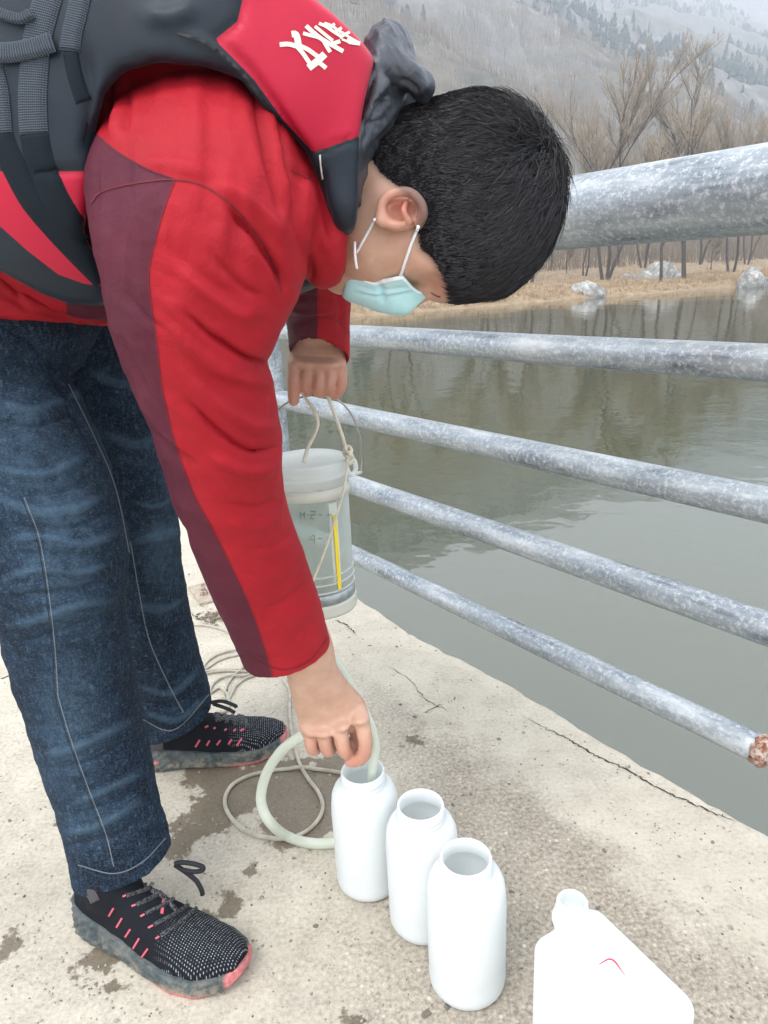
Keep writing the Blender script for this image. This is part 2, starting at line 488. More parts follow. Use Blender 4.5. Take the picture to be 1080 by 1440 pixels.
# patches where the skin is worn off the smooth edge strip and where skin is left on the worn middle
skin = m.rng(m.noise(14, 8, .7), .44, .56)
band2 = m.math('ADD', m.math('MULTIPLY', band, .95), m.math('MULTIPLY', m.math('SUBTRACT', skin, .5), .35))
left = m.n.new('ShaderNodeVectorMath'); left.operation = 'DOT_PRODUCT'; m.l.new(vec, left.inputs[0]); left.inputs[1].default_value = (-1, .1, 0)
skin_l = m.math('MULTIPLY', m.rng(m.math('ADD', left.outputs['Value'], m.math('MULTIPLY', m.math('SUBTRACT', m.noise(4, 5, .65), .5), .5)), -.02, .22), m.rng(m.noise(22, 6, .7), .3, .6, .45, 1))
sm = m.math('MAXIMUM', m.math('MAXIMUM', band2, 0), m.math('MULTIPLY', skin_l, .85))
sm.node.use_clamp = True
col = m.mix(sm, rough_c, smooth_c)
col = m.mix(1, col, m.ramp(big, [(.3, (.86, .85, .84)), (.7, (1.08, 1.07, 1.05))]), 'MULTIPLY')
col = m.mix(1, col, (1.03, 1.0, .93), 'MULTIPLY')
col = m.mix(1, col, m.ramp(mid, [(.3, (.90, .89, .88)), (.6, (1.03, 1.03, 1.03))]), 'MULTIPLY')
# small dark spots (spat, moss, tar)
sv = m.n.new('ShaderNodeTexVoronoi'); sv.feature = 'F1'; sv.inputs['Scale'].default_value = 26
m.l.new(m.mix(.02, vec, m.noise(60, 3, .6, out='Color')), sv.inputs['Vector'])
spot = m.math('MULTIPLY', m.math('GREATER_THAN', m.sep(sv.outputs['Color'], 0), .80), m.math('LESS_THAN', sv.outputs['Distance'], m.math('MULTIPLY', m.sep(sv.outputs['Color'], 1), .17)))
col = m.mix(m.math('MULTIPLY', spot, .75), col, (.075, .065, .05))
# wet patches where water has been spilt
wet = None
dis = m.mix(.085, vec, m.noise(16, 6, .68, out='Color'))
vm = m.n.new('ShaderNodeVectorMath'); vm.operation = 'ADD'; m.l.new(dis, vm.inputs[0]); vm.inputs[1].default_value = (-.0425, -.0425, -.0425)
vs = m.n.new('ShaderNodeVectorMath'); vs.operation = 'MULTIPLY'; m.l.new(vm.outputs[0], vs.inputs[0]); vs.inputs[1].default_value = (1 / .915, 1 / .915, 0)
for x, y, r in [(330, 1112, .075), (390, 1095, .075), (440, 1130, .085), (415, 1160, .06), (300, 1085, .06), (300, 1145, .05), (470, 1090, .07), (245, 1190, .035), (262, 1170, .03),
                (150, 1345, .036), (172, 1335, .036), (318, 1280, .028), (582, 1040, .017), (20, 1328, .02), (350, 1230, .012), (492, 1428, .014), (160, 1392, .012)]:
    g = G(x, y)
    ds = m.n.new('ShaderNodeVectorMath'); ds.operation = 'DISTANCE'; m.l.new(vs.outputs[0], ds.inputs[0]); ds.inputs[1].default_value = (g[0], g[1], 0)
    k = m.math('SUBTRACT', r, ds.outputs['Value'])
    wet = k if wet is None else m.math('MAXIMUM', wet, k)
hole = m.math('MULTIPLY', m.math('SUBTRACT', m.noise(30, 5, .7), .5), .13)
wetm = m.rng(m.math('SUBTRACT', wet, hole), -.004, .006)
col = m.mix(m.math('MULTIPLY', wetm, .9), col, m.mix(1, col, (.30, .26, .21), 'MULTIPLY'))
m.set('Base Color', col)
m.set('Roughness', m.math('SUBTRACT', .9, m.math('MULTIPLY', wetm, .38)))
hgt = m.mix(sm, m.mix(.5, fine, agg), m.mix(.85, fine, (.5, .5, .5)))
nb = m.bump(hgt, .8, .0032); nb = m.bump(mid, .5, .004, nb); nb = m.bump(grit, .5, .001, nb)
m.set('Normal', nb)
DECK_MAT = m.m

rows = [(-7.0, 0), (-3.5, 0), (-1.5, 0), (0, 0), (.8, 0), (1.0, 0), (1.07, 0), (1.092, -.0005), (1.1, -.003), (1.1065, -.009), (1.109, -.02), (1.110, -.06), (1.112, -.3), (1.115, -2.2)]
es = np.arange(-5, 14, .02); V = []
for n_, z in rows:
    j = 0.012 * fbm(np.stack([es * 3, es * 0, es * 0], 1), 5, 3, .6) + .004 * vnoise(np.stack([es * 40, es * 0, es * 0], 1), 4)
    k = max(0, min(1, (n_ - 1.0) / .1)); V.append(es[:, None] * AL + (n_ + j * k)[:, None] * NR + np.array([0, 0, z]))
V = np.vstack(V); ne = len(es)
F = np.array([(r * ne + i, (r + 1) * ne + i, (r + 1) * ne + i + 1, r * ne + i + 1) for r in range(len(rows) - 1) for i in range(ne - 1)])
deck = tag(mesh('deck', V, F[:, ::-1], DECK_MAT), kind='structure')

# cracks in the edge strip: thin jagged strips laid on top, coloured as the shade inside them
m = M('crack_shadow', (.035, .03, .025), .95)
crk = m.m
def crack(pts, w, seed):
    r = np.random.default_rng(seed); g = G(*np.array(pts, float).T); g = smooth_line(g, 14)
    g[:, :2] += r.normal(0, .0022, (len(g), 2)); T = np.gradient(g, axis=0); T /= np.linalg.norm(T, axis=1, keepdims=True)
    S = np.stack([-T[:, 1], T[:, 0], T[:, 0] * 0], 1); t = np.linspace(0, 1, len(g))
    ww = w * np.clip(np.minimum(t, 1 - t) * 6, .12, 1) * r.uniform(.35, 1.2, len(g))
    a = g + S * ww[:, None]; b = g - S * ww[:, None]; a[:, 2] = b[:, 2] = .0012
    k = len(g); V = np.vstack([a, b]); F = [(i, i + 1, k + i + 1, k + i) for i in range(k - 1)]
    return V, F
VV, FF = [], []
for pts, w, sd in [([(736, 1008), (775, 1028), (800, 1040), (840, 1064), (880, 1082), (925, 1108), (968, 1128), (1010, 1146), (1040, 1156)], .0021, 1), ([(596, 1002), (622, 990)], .001, 2),
                   ([(470, 872), (488, 880), (500, 892)], .0022, 3), ([(540, 935), (575, 955), (600, 985), (640, 1003)], .0009, 4), ([(0, 955), (10, 952), (20, 945)], .002, 5),
                   ([(265, 862), (285, 872), (310, 880)], .0016, 6)]:
    V, F = crack(pts, w, sd); FF += [[i + sum(map(len, VV)) for i in f] for f in F]; VV.append(V)
c = mesh('crack', np.vstack(VV), FF, crk, deck, smooth=False); c['kind'] = 'stuff'

# loose grit on the deck
def pebbles(n, seed, sel):
    r = np.random.default_rng(seed); V, F = [], []
    base = np.array([(1, 0, 0), (-1, 0, 0), (0, 1, 0), (0, -1, 0), (0, 0, 1), (.7, .7, .4), (-.6, .7, .5)]); tri = [(0, 5, 4), (5, 2, 4), (2, 6, 4), (6, 1, 4), (1, 3, 4), (3, 0, 4), (0, 2, 5), (2, 1, 6)]
    while n:
        x, y = r.uniform(0, 1080), r.uniform(840, 1440); g = G(x, y)
        if g @ NR > 1.08: continue
        s = r.uniform(.0008, .0028) * (1 + (r.random() < .04) * 1.2); a = r.uniform(0, 6.28); c_, s_ = math.cos(a), math.sin(a)
        b = base * s * r.uniform(.6, 1.2, 3); b = np.stack([b[:, 0] * c_ - b[:, 1] * s_, b[:, 0] * s_ + b[:, 1] * c_, b[:, 2]], 1)
        k = len(V) * 7; V.append(b + g + [0, 0, .0003]); F += [[i + k for i in t] for t in tri]; n -= 1
    return np.vstack(V), F
m = M('grit', rough=.9); m.set('Base Color', m.ramp(m.noise(35, 2), [(.3, (.09, .08, .065)), (.5, (.3, .27, .23)), (.7, (.48, .45, .4))]))
V, F = pebbles(1700, 5, None)
tag(mesh('loose_grit', V, F, m.m, smooth=False), label='loose grit and sand grains scattered on the concrete deck', cat='grit', kind='stuff')

# ---- water
m = M('river_water', (.052, .064, .042), .03, IOR=1.7, Specular_IOR_Level=1.0)
v = m.map((1, 1, 1))
w1 = m.noise(.35, 2, .5, m.map((1, .55, 1), rot=(0, 0, .5))); w2 = m.noise(5.5, 3, .55, m.map((1, 1, 1))); w3 = m.noise(1.6, 3, .5)
calm = m.rng(m.noise(.22, 3, .5), .42, .62)
nb = m.bump(w1, .10, .25); nb = m.bump(m.mix(calm, (.5, .5, .5), w2), .13, .03, nb); nb = m.bump(w3, .11, .06, nb)
m.set('Normal', nb)
m.set('Base Color', m.ramp(m.noise(.12, 3, .5), [(.3, (.044, .052, .024)), (.7, (.058, .064, .032))]))
tag(mesh('river', [(-400, -60, WATER), (500, -60, WATER), (500, 320, WATER), (-400, 320, WATER)], [(0, 1, 2, 3)], m.m, smooth=False), kind='structure')

# ---- far bank and mountain
def shore_y(x): return 42.7 + .54 * np.maximum(x, -6) - .02 * np.clip(-6 - x, 0, 999) * 0 + 1.3 * vnoise(np.stack([x * .09, x * 0, x * 0], -1), 9) + .5 * vnoise(np.stack([x * .4, x * 0, x * 0], -1), 10)
def terrain_z(x, y):
    q = (y - shore_y(x)) * .88; p = np.stack([x, y, 0 * x], -1)
    z = WATER + np.where(q < 0, q * .35, 0) + .42 * np.clip(q / 1.2, 0, 1) ** .7 + .020 * np.clip(q, 0, 30) + .16 * vnoise(p * .35, 2) * np.clip(q, 0, 1) + .06 * vnoise(p * 1.4, 3) * np.clip(q, 0, 1)
    z += .10 * np.clip(q - 16, 0, 25)
    s = np.clip(q - 38, 0, None)
    sl = s * .52 * np.clip(s / 30, 0, 1)
    z += np.minimum(sl, 185 + .14 * sl + 70 * np.clip((x - 50) / 130, 0, 1)) * (1 + .16 * fbm(p * .006 + 5, 3, 21) * np.clip(s / 60, 0, 1))
    z += np.clip(s / 40, 0, 1) * (7 * fbm(p * .022, 4, 31, .55)) 
    return z
def tgrid(xs, qs):
    X, Q = np.meshgrid(xs, qs, indexing='ij'); Y = shore_y(X) + Q / .88
    Z = terrain_z(X, Y); V = np.stack([X, Y, Z], -1).reshape(-1, 3); a, b = X.shape
    i = np.arange(a - 1)[:, None] * b + np.arange(b - 1)[None]
    F = np.stack([i, i + b, i + b + 1, i + 1], -1).reshape(-1, 4); return V, F
qs = np.concatenate([np.arange(-4, 8, .4), np.arange(8, 40, 1.2), np.geomspace(40, 720, 110)])
xs = np.concatenate([np.linspace(-420, -32, 70), np.arange(-30, 75, .8), np.geomspace(76, 620, 90)])
V, F = tgrid(xs, qs)
HILL_TOP = float(V[:, 2].max())
Q = (V[:, 1] - shore_y(V[:, 0])) * .88
m = M('hillside', rough=.95)
q = m.attr('q')
grass = m.ramp(m.noise(1.4, 6, .7), [(.25, (.155, .105, .062)), (.45, (.28, .195, .115)), (.6, (.36, .265, .165)), (.8, (.46, .36, .25))])
brush = m.ramp(m.noise(.11, 8, .72), [(.28, (.03, .048, .04)), (.42, (.07, .072, .056)), (.52, (.12, .105, .08)), (.62, (.16, .14, .11)), (.78, (.24, .225, .20))])
streak = m.noise(.2, 6, .75, m.map((1.2, .35, .35), rot=(0, 0, -.5)))
rock = m.ramp(streak, [(.32, (.05, .05, .045)), (.46, (.105, .10, .09)), (.58, (.17, .165, .155)), (.72, (.38, .38, .37))])
hill = m.mix(m.rng(m.noise(.012, 4, .6), .42, .58), brush, rock)
m.set('Base Color', m.mix(m.rng(m.math('ADD', q, m.math('MULTIPLY', m.noise(.12, 4), 14)), 42, 52), grass, hill))
m.set('Normal', m.bump(m.noise(.9, 8, .7), .7, .6))
tag(mesh('hillside', V, F, m.m, attrs={'q': Q}), kind='structure')

# dry grass tufts and leaf litter along the far bank
r = np.random.default_rng(3); n = 26000
x = r.uniform(-12, 60, n); qv = np.abs(r.normal(0, 1, n)) ** 1.2 * 9 + .3; y = shore_y(x) + qv / .88; z = terrain_z(x, y)
hh = r.uniform(.05, .26, n) * (1 + .8 * (fbm(np.stack([x * .5, y * .5, 0 * x], 1), 2, 8) > .3)); a = r.uniform(0, 6.28, n); w = r.uniform(.02, .06, n)
lx, ly = r.normal(0, .10, n), r.normal(0, .10, n)
A = np.stack([x - w * np.cos(a), y - w * np.sin(a), z - .02], 1); B = np.stack([x + w * np.cos(a), y + w * np.sin(a), z - .02], 1); C = np.stack([x + lx, y + ly, z + hh], 1)
V = np.stack([A, B, C], 1).reshape(-1, 3); F = np.arange(3 * n).reshape(-1, 3)
m = M('dry_grass', rough=.95); m.set('Base Color', m.ramp(m.noise(.8, 5, .7), [(.3, (.20, .14, .08)), (.5, (.36, .26, .15)), (.7, (.48, .37, .24))]))
tag(mesh('dry_grass', V, F, m.m, smooth=False), label='dry tan grass covering the far river bank', cat='grass', kind='stuff')

# conifers far up the slope: one wood
r = np.random.default_rng(11); V, F = [], []; seg = 7
cx = r.uniform(-120, 330, 15000); cq = 55 + r.random(15000) ** .8 * 420
cy = shore_y(cx) + cq / .88; dens = fbm(np.stack([cx * .018, cy * .018, 0 * cx], 1), 3, 77, .6)
right = np.clip((np.degrees(np.arctan2(cx, cy)) - 7) / 10, 0, 1)
keep = (dens + .45 * right - .12) > r.uniform(0, .9, 15000); cx, cy = cx[keep], cy[keep]; cz = terrain_z(cx, cy)
for X, Y, Z in zip(cx, cy, cz):
    hgt_ = r.uniform(1.8, 6); rd = hgt_ * r.uniform(.12, .34); k = len(V); a = np.arange(seg) / seg * 6.283 + r.uniform(0, 6)
    for lv, (f0, zz) in enumerate([(1.0, .12), (.62, .42), (.78, .45), (.38, .72), (.5, .74)]):
        rr = rd * f0 * r.uniform(.6, 1.3, seg); V += [(X + q_ * math.cos(b), Y + q_ * math.sin(b), Z + hgt_ * (zz + r.uniform(-.09, .09))) for q_, b in zip(rr, a)]
    V.append((X, Y, Z + hgt_))
    for lv in range(4): F += [(k + lv * seg + j, k + lv * seg + (j + 1) % seg, k + (lv + 1) * seg + (j + 1) % seg, k + (lv + 1) * seg + j) for j in range(seg)]
    F += [(k + 4 * seg + j, k + 4 * seg + (j + 1) % seg, k + 5 * seg) for j in range(seg)]
m = M('conifer', rough=.95); m.set('Base Color', m.ramp(m.noise(.35, 4, .7), [(.3, (.018, .032, .027)), (.7, (.055, .075, .06))]))
tag(mesh('conifer_wood', V, F, m.m, smooth=False), label='dark conifers dotting the misty mountainside beyond the river', cat='trees', kind='stuff')

# leafless brush and saplings behind the bank: one mass
r = np.random.default_rng(12); n = 42000
x = r.uniform(-35, 110, n); qv = 24 + r.random(n) ** 1.6 * 150; y = shore_y(x) + qv / .88
dn = fbm(np.stack([x * .07, y * .07, 0 * x], 1), 3, 5); k = dn > -.35 + r.normal(0, .25, n); x, y, qv = x[k], y[k], qv[k]; n = len(x); z = terrain_z(x, y)
hh = r.uniform(.8, 3.0, n) * (1 + .9 * (vnoise(np.stack([x * .05, y * .05, 0 * x], 1), 4) > 0)); w = .012 + .00025 * y; lx, ly = r.normal(0, .16, n) * hh, r.normal(0, .16, n) * hh
A = np.stack([x - w, y, z - .1], 1); B = np.stack([x + w, y, z - .1], 1); C = np.stack([x + lx, y + ly, z + hh], 1)
V = np.stack([A, B, C], 1).reshape(-1, 3); F = np.arange(3 * n).reshape(-1, 3)
m = M('bare_brush', rough=.95); m.set('Base Color', m.ramp(m.noise(.10, 5, .7), [(.3, (.085, .068, .052)), (.5, (.17, .13, .09)), (.7, (.28, .22, .15))]))
tag(mesh('bare_brush', V, F, m.m, smooth=False), label='leafless brown brush at the foot of the mountain', cat='brush', kind='stuff')

# ---- single bare trees on the far bank
bark = M('bark', rough=.95); bark.set('Base Color', bark.ramp(bark.noise(3, 5, .7), [(.3, (.028, .022, .017)), (.7, (.085, .068, .052))]))
bark.set('Normal', bark.bump(bark.noise(8, 5, .7), .6, .05))
twig = M('twigs', rough=.9); twig.set('Base Color', twig.ramp(twig.noise(.6, 3, .6), [(.3, (.20, .155, .105)), (.7, (.40, .32, .22))]))
def tree_geo(seed, h, spread, stems=1, lean=0.0, droop=0.0):
    r = random.Random(seed); TV, TF, WV, WF = [], [], [], []
    def addtube(pts, rad, seg):
        V, F = tube_geo(pts, rad, seg, cap=False); k = len(TV); TV.extend(V.tolist()); TF.extend([[i + k for i in f] for f in F])
    def twigs(p, d, L, cnt):
        for _ in range(cnt):
            v = np.array([r.gauss(0, .45), r.gauss(0, .45), abs(r.gauss(.55, .35))]) + d * .8; v /= np.linalg.norm(v)
            l = L * r.uniform(.5, 1.2); w = .011; s = np.cross(v, [r.gauss(0, 1), r.gauss(0, 1), .1]); s /= np.linalg.norm(s) + 1e-6
            q = p + v * l * .5; e = q + (v + np.array([0, 0, -droop])) * l * .5; k = len(WV)
            WV.extend([p - s * w, p + s * w, q - s * w * .7, q + s * w * .7, e]); WF.append((k, k + 1, k + 3, k + 2)); WF.append((k + 2, k + 3, k + 4))
            for _ in range(1):
                b = p + v * l * r.uniform(.3, .8); vv = v + np.array([r.gauss(0, .5), r.gauss(0, .5), r.gauss(0, .3)]); vv /= np.linalg.norm(vv); k = len(WV)
                WV.extend([b - s * w * .6, b + s * w * .6, b + vv * l * .45]); WF.append((k, k + 1, k + 2))
    def grow(p, d, L, rad, lev):
        n = 4; pts = [p]; rr = [rad]
        for i in range(n):
            d = d + np.array([r.gauss(0, .11), r.gauss(0, .11), .06 * (lev > 0)]); d /= np.linalg.norm(d); p = p + d * L / n; pts.append(p); rr.append(rad * (1 - .45 * (i + 1) / n))
            if lev >= 2: twigs(p, d, L * .42, 3)
            if lev < 3 and (i >= 1 or lev > 0):
                for _ in range(2 if lev else 1 + (i > 2)):
                    s = np.array([r.gauss(0, 1), r.gauss(0, 1), 0]); s /= np.linalg.norm(s) + 1e-6
                    grow(p, d * (.85 if lev else .8) + s * spread * r.uniform(.5, 1.1), L * r.uniform(.42, .62), rad * .42, lev + 1)
        addtube(np.array(pts), rr, 7 if lev == 0 else (5 if lev == 1 else 3))
        if lev >= 1: twigs(p, d, L * .5, 5)
    for s in range(stems):
        a = 6.28 * s / stems + r.random(); off = .25 * (stems > 1)
        grow(np.array([off * math.cos(a), off * math.sin(a), -.3]), np.array([lean + .2 * (stems > 1) * math.cos(a), .2 * (stems > 1) * math.sin(a), 1.0]), h * r.uniform(.55, .7), (.16 if stems == 1 else .12) * h / 10, 0)
    return TV, TF, WV, WF
def tree_proto(seed, *a, **k):
    TV, TF, WV, WF = tree_geo(seed, *a, **k); t = empty('bare_tree')
    mesh('trunk', TV, TF, bark.m, t); w = mesh('crown', WV, WF, twig.m, t, smooth=False); w['kind'] = 'stuff'; return t
protos = [tree_proto(1, 11, .55), tree_proto(2, 12, .38, stems=3), tree_proto(3, 9, .6, lean=.1), tree_proto(4, 5.5, .5), tree_proto(5, 13, .35, stems=2)]
used = set()
def put_tree(k, x, y, scale, rot, label):
    """x, y: photo position of the trunk's foot; the foot stands on the terrain"""
    rr = ray(x, y); t = 30.0
    for _ in range(400):
        p = rr * t + CAM
        if p[2] < max(terrain_z(p[0:1], p[1:2])[0], WATER + .1): break
        t += .25
    src = protos[k]
    if k in used:
        o = src.copy(); sc.collection.objects.link(o)
        for ch in list(src.children): c = ch.copy(); sc.collection.objects.link(c); c.parent = o
    else: o = src; used.add(k)
    o.location = (p[0], p[1], terrain_z(p[0:1], p[1:2])[0]); o.rotation_euler = (0, 0, rot); o.scale = (scale,) * 3
    tag(o, label, 'tree', 'bare trees on the far river bank')
put_tree(0, 748, 398, 1.0, .5, 'bare tree with a pale leaning trunk standing just right of the bowed head')
put_tree(3, 741, 394, .9, 2.5, 'slim bare sapling beside the pale leaning trunk next to the bowed head')
put_tree(3, 797, 385, .7, 1.0, 'short thin sapling on the tan bank left of the slim straight trunk')
put_tree(4, 822, 388, .62, 1.9, 'slim straight bare trunk behind the pale flat shore rock')
put_tree(1, 851, 393, 1.2, 3.9, 'tall many-stemmed bare tree rising highest above the top rail')
put_tree(2, 930, 397, 1.0, .2, 'crooked bare tree growing in front of the big grey boulder')
put_tree(0, 962, 393, 1.2, 4.4, 'thick dark bare trunk just right of the big grey boulder')
put_tree(3, 1000, 380, .75, .3, 'faint thin sapling between the boulder and the right shore rock')
put_tree(4, 1028, 383, .9, 5.2, 'reddish bare trunk near the right shore rock')
put_tree(2, 1100, 385, 1.0, 2.2, 'bare tree at the right edge beyond the shore rock')
put_tree(1, 690, 398, .85, 1.1, 'bare tree whose twigs show just above the bowed head')
put_tree(1, 905, 376, .9, 2.0, 'bushy bare tree standing farther back behind the big boulder')
put_tree(4, 985, 372, 1.0, .7, 'bare tree with upright fine twigs farther back on the right')
put_tree(0, 870, 374, .9, 5.0, 'rounded bare tree farther back behind the many-stemmed one')
put_tree(2, 775, 378, .9, 3.3, 'bare tree farther back above the short thin sapling')
put_tree(1, 1050, 372, .8, 4.0, 'bushy bare tree farther back at the right')
put_tree(4, 560, 415, .8, 3.0, 'bare tree standing beyond the face mask')

# ---- shore rocks
m = M('shore_rock', rough=.9); m.set('Base Color', m.ramp(m.noise(2.2, 7, .7), [(.3, (.10, .098, .09)), (.5, (.26, .255, .24)), (.68, (.58, .57, .54))])); m.set('Normal', m.bump(m.noise(5, 6, .7), .8, .1))
rock_m = m.m
def rock(x, y, wpx, hpx, label, seed, flat=1.0):
    g = G(x, y, WATER + .12); d = np.linalg.norm(g - CAM); w, h = wpx * d / FOC / 2, hpx * d / FOC
    bpy_m = bpy.data.meshes.new('t'); import bmesh
    bm = bmesh.new(); bmesh.ops.create_icosphere(bm, subdivisions=3, radius=1); V = np.array([v.co[:] for v in bm.verts]); F = np.array([[v.index for v in f.verts] for f in bm.faces]); bm.free(); bpy.data.meshes.remove(bpy_m)
    n = V + 0; V = V * (1 + .28 * fbm(n * 1.1 + seed * 7, 3, seed)[:, None]); V = np.round(V * 3.2 + .3 * vnoise(n * 2 + seed, 2)[:, None]) / 3.2 * .45 + V * .55
    V = V * [w, w * .8, h * .95] + g + [0, 0, h * .02]
    tag(mesh('shore_rock', V, F, rock_m, smooth=False), label, 'rock', 'rocks along the far shore')
rock(825, 416, 44, 17, 'pale flat-topped rock at the waterline left of the boulder', 1)
rock(931, 401, 54, 30, 'big rounded grey boulder behind the crooked tree', 2)
rock(882, 400, 24, 12, 'small jagged rock left of the big boulder', 3)
rock(1058, 401, 36, 24, 'dark and white rock at the water on the far right', 4)
rock(868, 391, 12, 8, 'little grey stone above the small jagged rock', 5)
rock(906, 402, 20, 10, 'pale low rock touching the foot of the big boulder', 6)
rock(640, 425, 22, 9, 'pale rock at the waterline below the fringe of hair', 7)
rock(690, 424, 34, 8, 'long low rock at the waterline just right of the fringe', 8)
rock(975, 386, 12, 8, 'small stone on the bank right of the thick dark trunk', 9)
rock(768, 372, 14, 8, 'white stone up on the tan bank near the pale trunk', 10)
rock(400, 452, 20, 10, 'dark rock at the far waterline left of the far cuff', 11)
# ---- galvanised pipe railing
m = M('galvanised_pipe', rough=.5, Metallic=.45)
v = m.map((1, 1, 1))
dv = []
for ax_ in (AL, NR):
    q_ = m.n.new('ShaderNodeVectorMath'); q_.operation = 'DOT_PRODUCT'; m.l.new(m.coord.outputs['Object'], q_.inputs[0]); q_.inputs[1].default_value = tuple(ax_); dv.append(q_.outputs['Value'])
cb_ = m.n.new('ShaderNodeCombineXYZ'); m.l.new(m.math('MULTIPLY', dv[0], .22), cb_.inputs[0]); m.l.new(dv[1], cb_.inputs[1]); m.l.new(m.sep(m.coord.outputs['Object'], 2), cb_.inputs[2])
sp = m.noise(24, 8, .74, cb_.outputs[0]); fl = m.noise(120, 5, .75); lg = m.noise(3.2, 4, .55)
c = m.ramp(sp, [(.33, (.11, .13, .15)), (.44, (.23, .265, .295)), (.54, (.31, .345, .37)), (.66, (.50, .53, .55))])
c = m.mix(m.math('MULTIPLY', m.rng(fl, .5, .66), .75), c, (.62, .64, .65))
c = m.mix(m.rng(m.math('ADD', m.math('MULTIPLY', sp, .6), m.math('MULTIPLY', m.noise(45, 6, .7), .4)), .38, .33), c, (.085, .095, .10))
c = m.mix(m.math('MULTIPLY', m.rng(lg, .6, .7), .25), c, (.42, .37, .33))
m.set('Base Color', c); m.set('Roughness', m.rng(sp, .3, .7, .30, .58)); nb = m.bump(fl, .35, .0008); m.set('Normal', m.bump(sp, .35, .002, nb))
pipe_m = m.m
m = M('weld_rust', rough=.95); m.set('Base Color', m.ramp(m.noise(90, 5, .7), [(.3, (.10, .035, .018)), (.45, (.26, .11, .06)), (.55, (.42, .34, .30)), (.7, (.58, .55, .52))])); m.set('Normal', m.bump(m.noise(130, 4, .7), 1, .004))
rust_m = m.m
OFF = 1.10
def rail_pt(x, y):
    r_ = ray(x, y); return r_ * (OFF / (r_ @ NR)) + CAM
s_post = (rail_pt(380, 470)) @ AL
railing = empty('pipe_railing', tuple(AL * s_post + NR * OFF)); tag(railing, 'galvanised steel pipe railing with five rails along the water', 'railing')
def pipe(name, s0, s1, z, r, wob=1):
    n = 90; s = np.linspace(s0, s1, n); p = s[:, None] * AL + NR * OFF + np.array([0, 0, z]); p[:, 2] += .0015 * vnoise(np.stack([s * 2, s * 0 + z * 9, s * 0], 1), 6)
    V, F = tube_geo(p, r, 40); return mesh(name, V, F, pipe_m, railing)
RH = [(1.037, .0605), (.796, .0285), (.581, .0285), (.376, .028), (.151, .0255)]
s_end = rail_pt(1066, 1058) @ AL
for i, (z, r_) in enumerate(RH):
    if i == 4:
        pipe('rail', s_end, s_post, z, r_)
        pipe('rail', s_end - .9, s_end - .012, z, .0205)
        V, F = tube_geo(np.array([AL * (s_end + .004 - k * .004) + NR * OFF + [0, 0, z] for k in range(8)]), np.array([.026, .0270, .0278, .0282, .0275, .026, .0235, .021]), 36)
        V += .0016 * fbm(V * 160, 3, 4)[:, None] * ((V - V.mean(0)) / .03); mesh('weld', V, F, rust_m, railing)
    else: pipe('rail', -1.6, s_post + (.05 if i == 0 else 0), z, r_)
def post(s):
    b = AL * s + NR * OFF
    V, F = tube_geo(np.array([b + [0, 0, z] for z in np.linspace(.004, 1.0, 20)]), .029, 32); mesh('post', V, F, pipe_m, railing)
post(s_post); post(-1.3)

# rusty-edged base plate with its bolt
m = M('plate_steel', rough=.85); m.set('Base Color', m.ramp(m.noise(40, 6, .7), [(.3, (.24, .18, .13)), (.55, (.42, .36, .29)), (.75, (.55, .51, .44))])); m.set('Normal', m.bump(m.noise(70, 4, .7), .5, .002))
c0 = G(296, 822); pl = empty('base_plate', tuple(c0)); tag(pl, 'flat rusty steel base plate bolted to the deck behind the far trouser leg', 'steel plate')
def boxat(c, ax, s, z0, z1, bev=.003):
    u, w = ax; V = []
    for z, k in ((z0, 1), (z1 - bev, 1), (z1, 1 - bev / s[0])):
        for a, b in ((-1, -1), (1, -1), (1, 1), (-1, 1)): V.append(c + u * a * s[0] * k + w * b * s[1] * k + np.array([0, 0, z]))
    F = [(0, 3, 2, 1), (8, 9, 10, 11)] + [(l * 4 + i, l * 4 + (i + 1) % 4, l * 4 + 4 + (i + 1) % 4, l * 4 + 4 + i) for l in (0, 1) for i in range(4)]; return V, F
p1, p2, p3 = G(248, 800), G(281, 852), G(330, 840); u = (p3 - p2); u /= np.linalg.norm(u); w = np.array([-u[1], u[0], 0])
cc = p2 + u * .075 + w * .075; V, F = boxat(cc, (u, w), (.075, .075), .0005, .010); mesh('plate', V, F, m.m, pl, smooth=False)
b0 = G(287, 836, .01)
V, F = tube_geo(np.array([b0 + [0, 0, 0], b0 + [0, 0, .014]]), .0125, 6); nut = mesh('nut', V, F, rust_m, pl, smooth=False)
V, F = tube_geo(np.array([b0 + [0, 0, .013], b0 + [0, 0, .036]]), .0065, 12); mesh('bolt', V, F, rust_m, pl)
# ================================================================== THE PERSON
person = empty('person', tuple(G(170, 1200)), label='young man in a red jacket, life vest and jeans bending down to fill white bottles', cat='person')
CL = lambda a, lo, hi: np.clip(a, lo, hi)
def plane3(a, b, c, ref):
    n = np.cross(b - a, c - a); n /= np.linalg.norm(n)
    if (ref - a) @ n > 0: n = -n              # ref is on the kept (negative) side
    return a, n
def cut_plane(f, sl, pl, k=0.0):
    X = f.pts(sl); f.cut(sl, ((X - pl[0]) @ pl[1]).astype(np.float32), k)
def near_sl(f, c, r): return f.box(np.asarray(c) - r, np.asarray(c) + r)
def bounds(st, m):
    r = np.maximum(np.linalg.norm(st[:, 3:6], axis=1), st[:, 6]) + m
    return (st[:, :3] - r[:, None]).min(0), (st[:, :3] + r[:, None]).max(0)

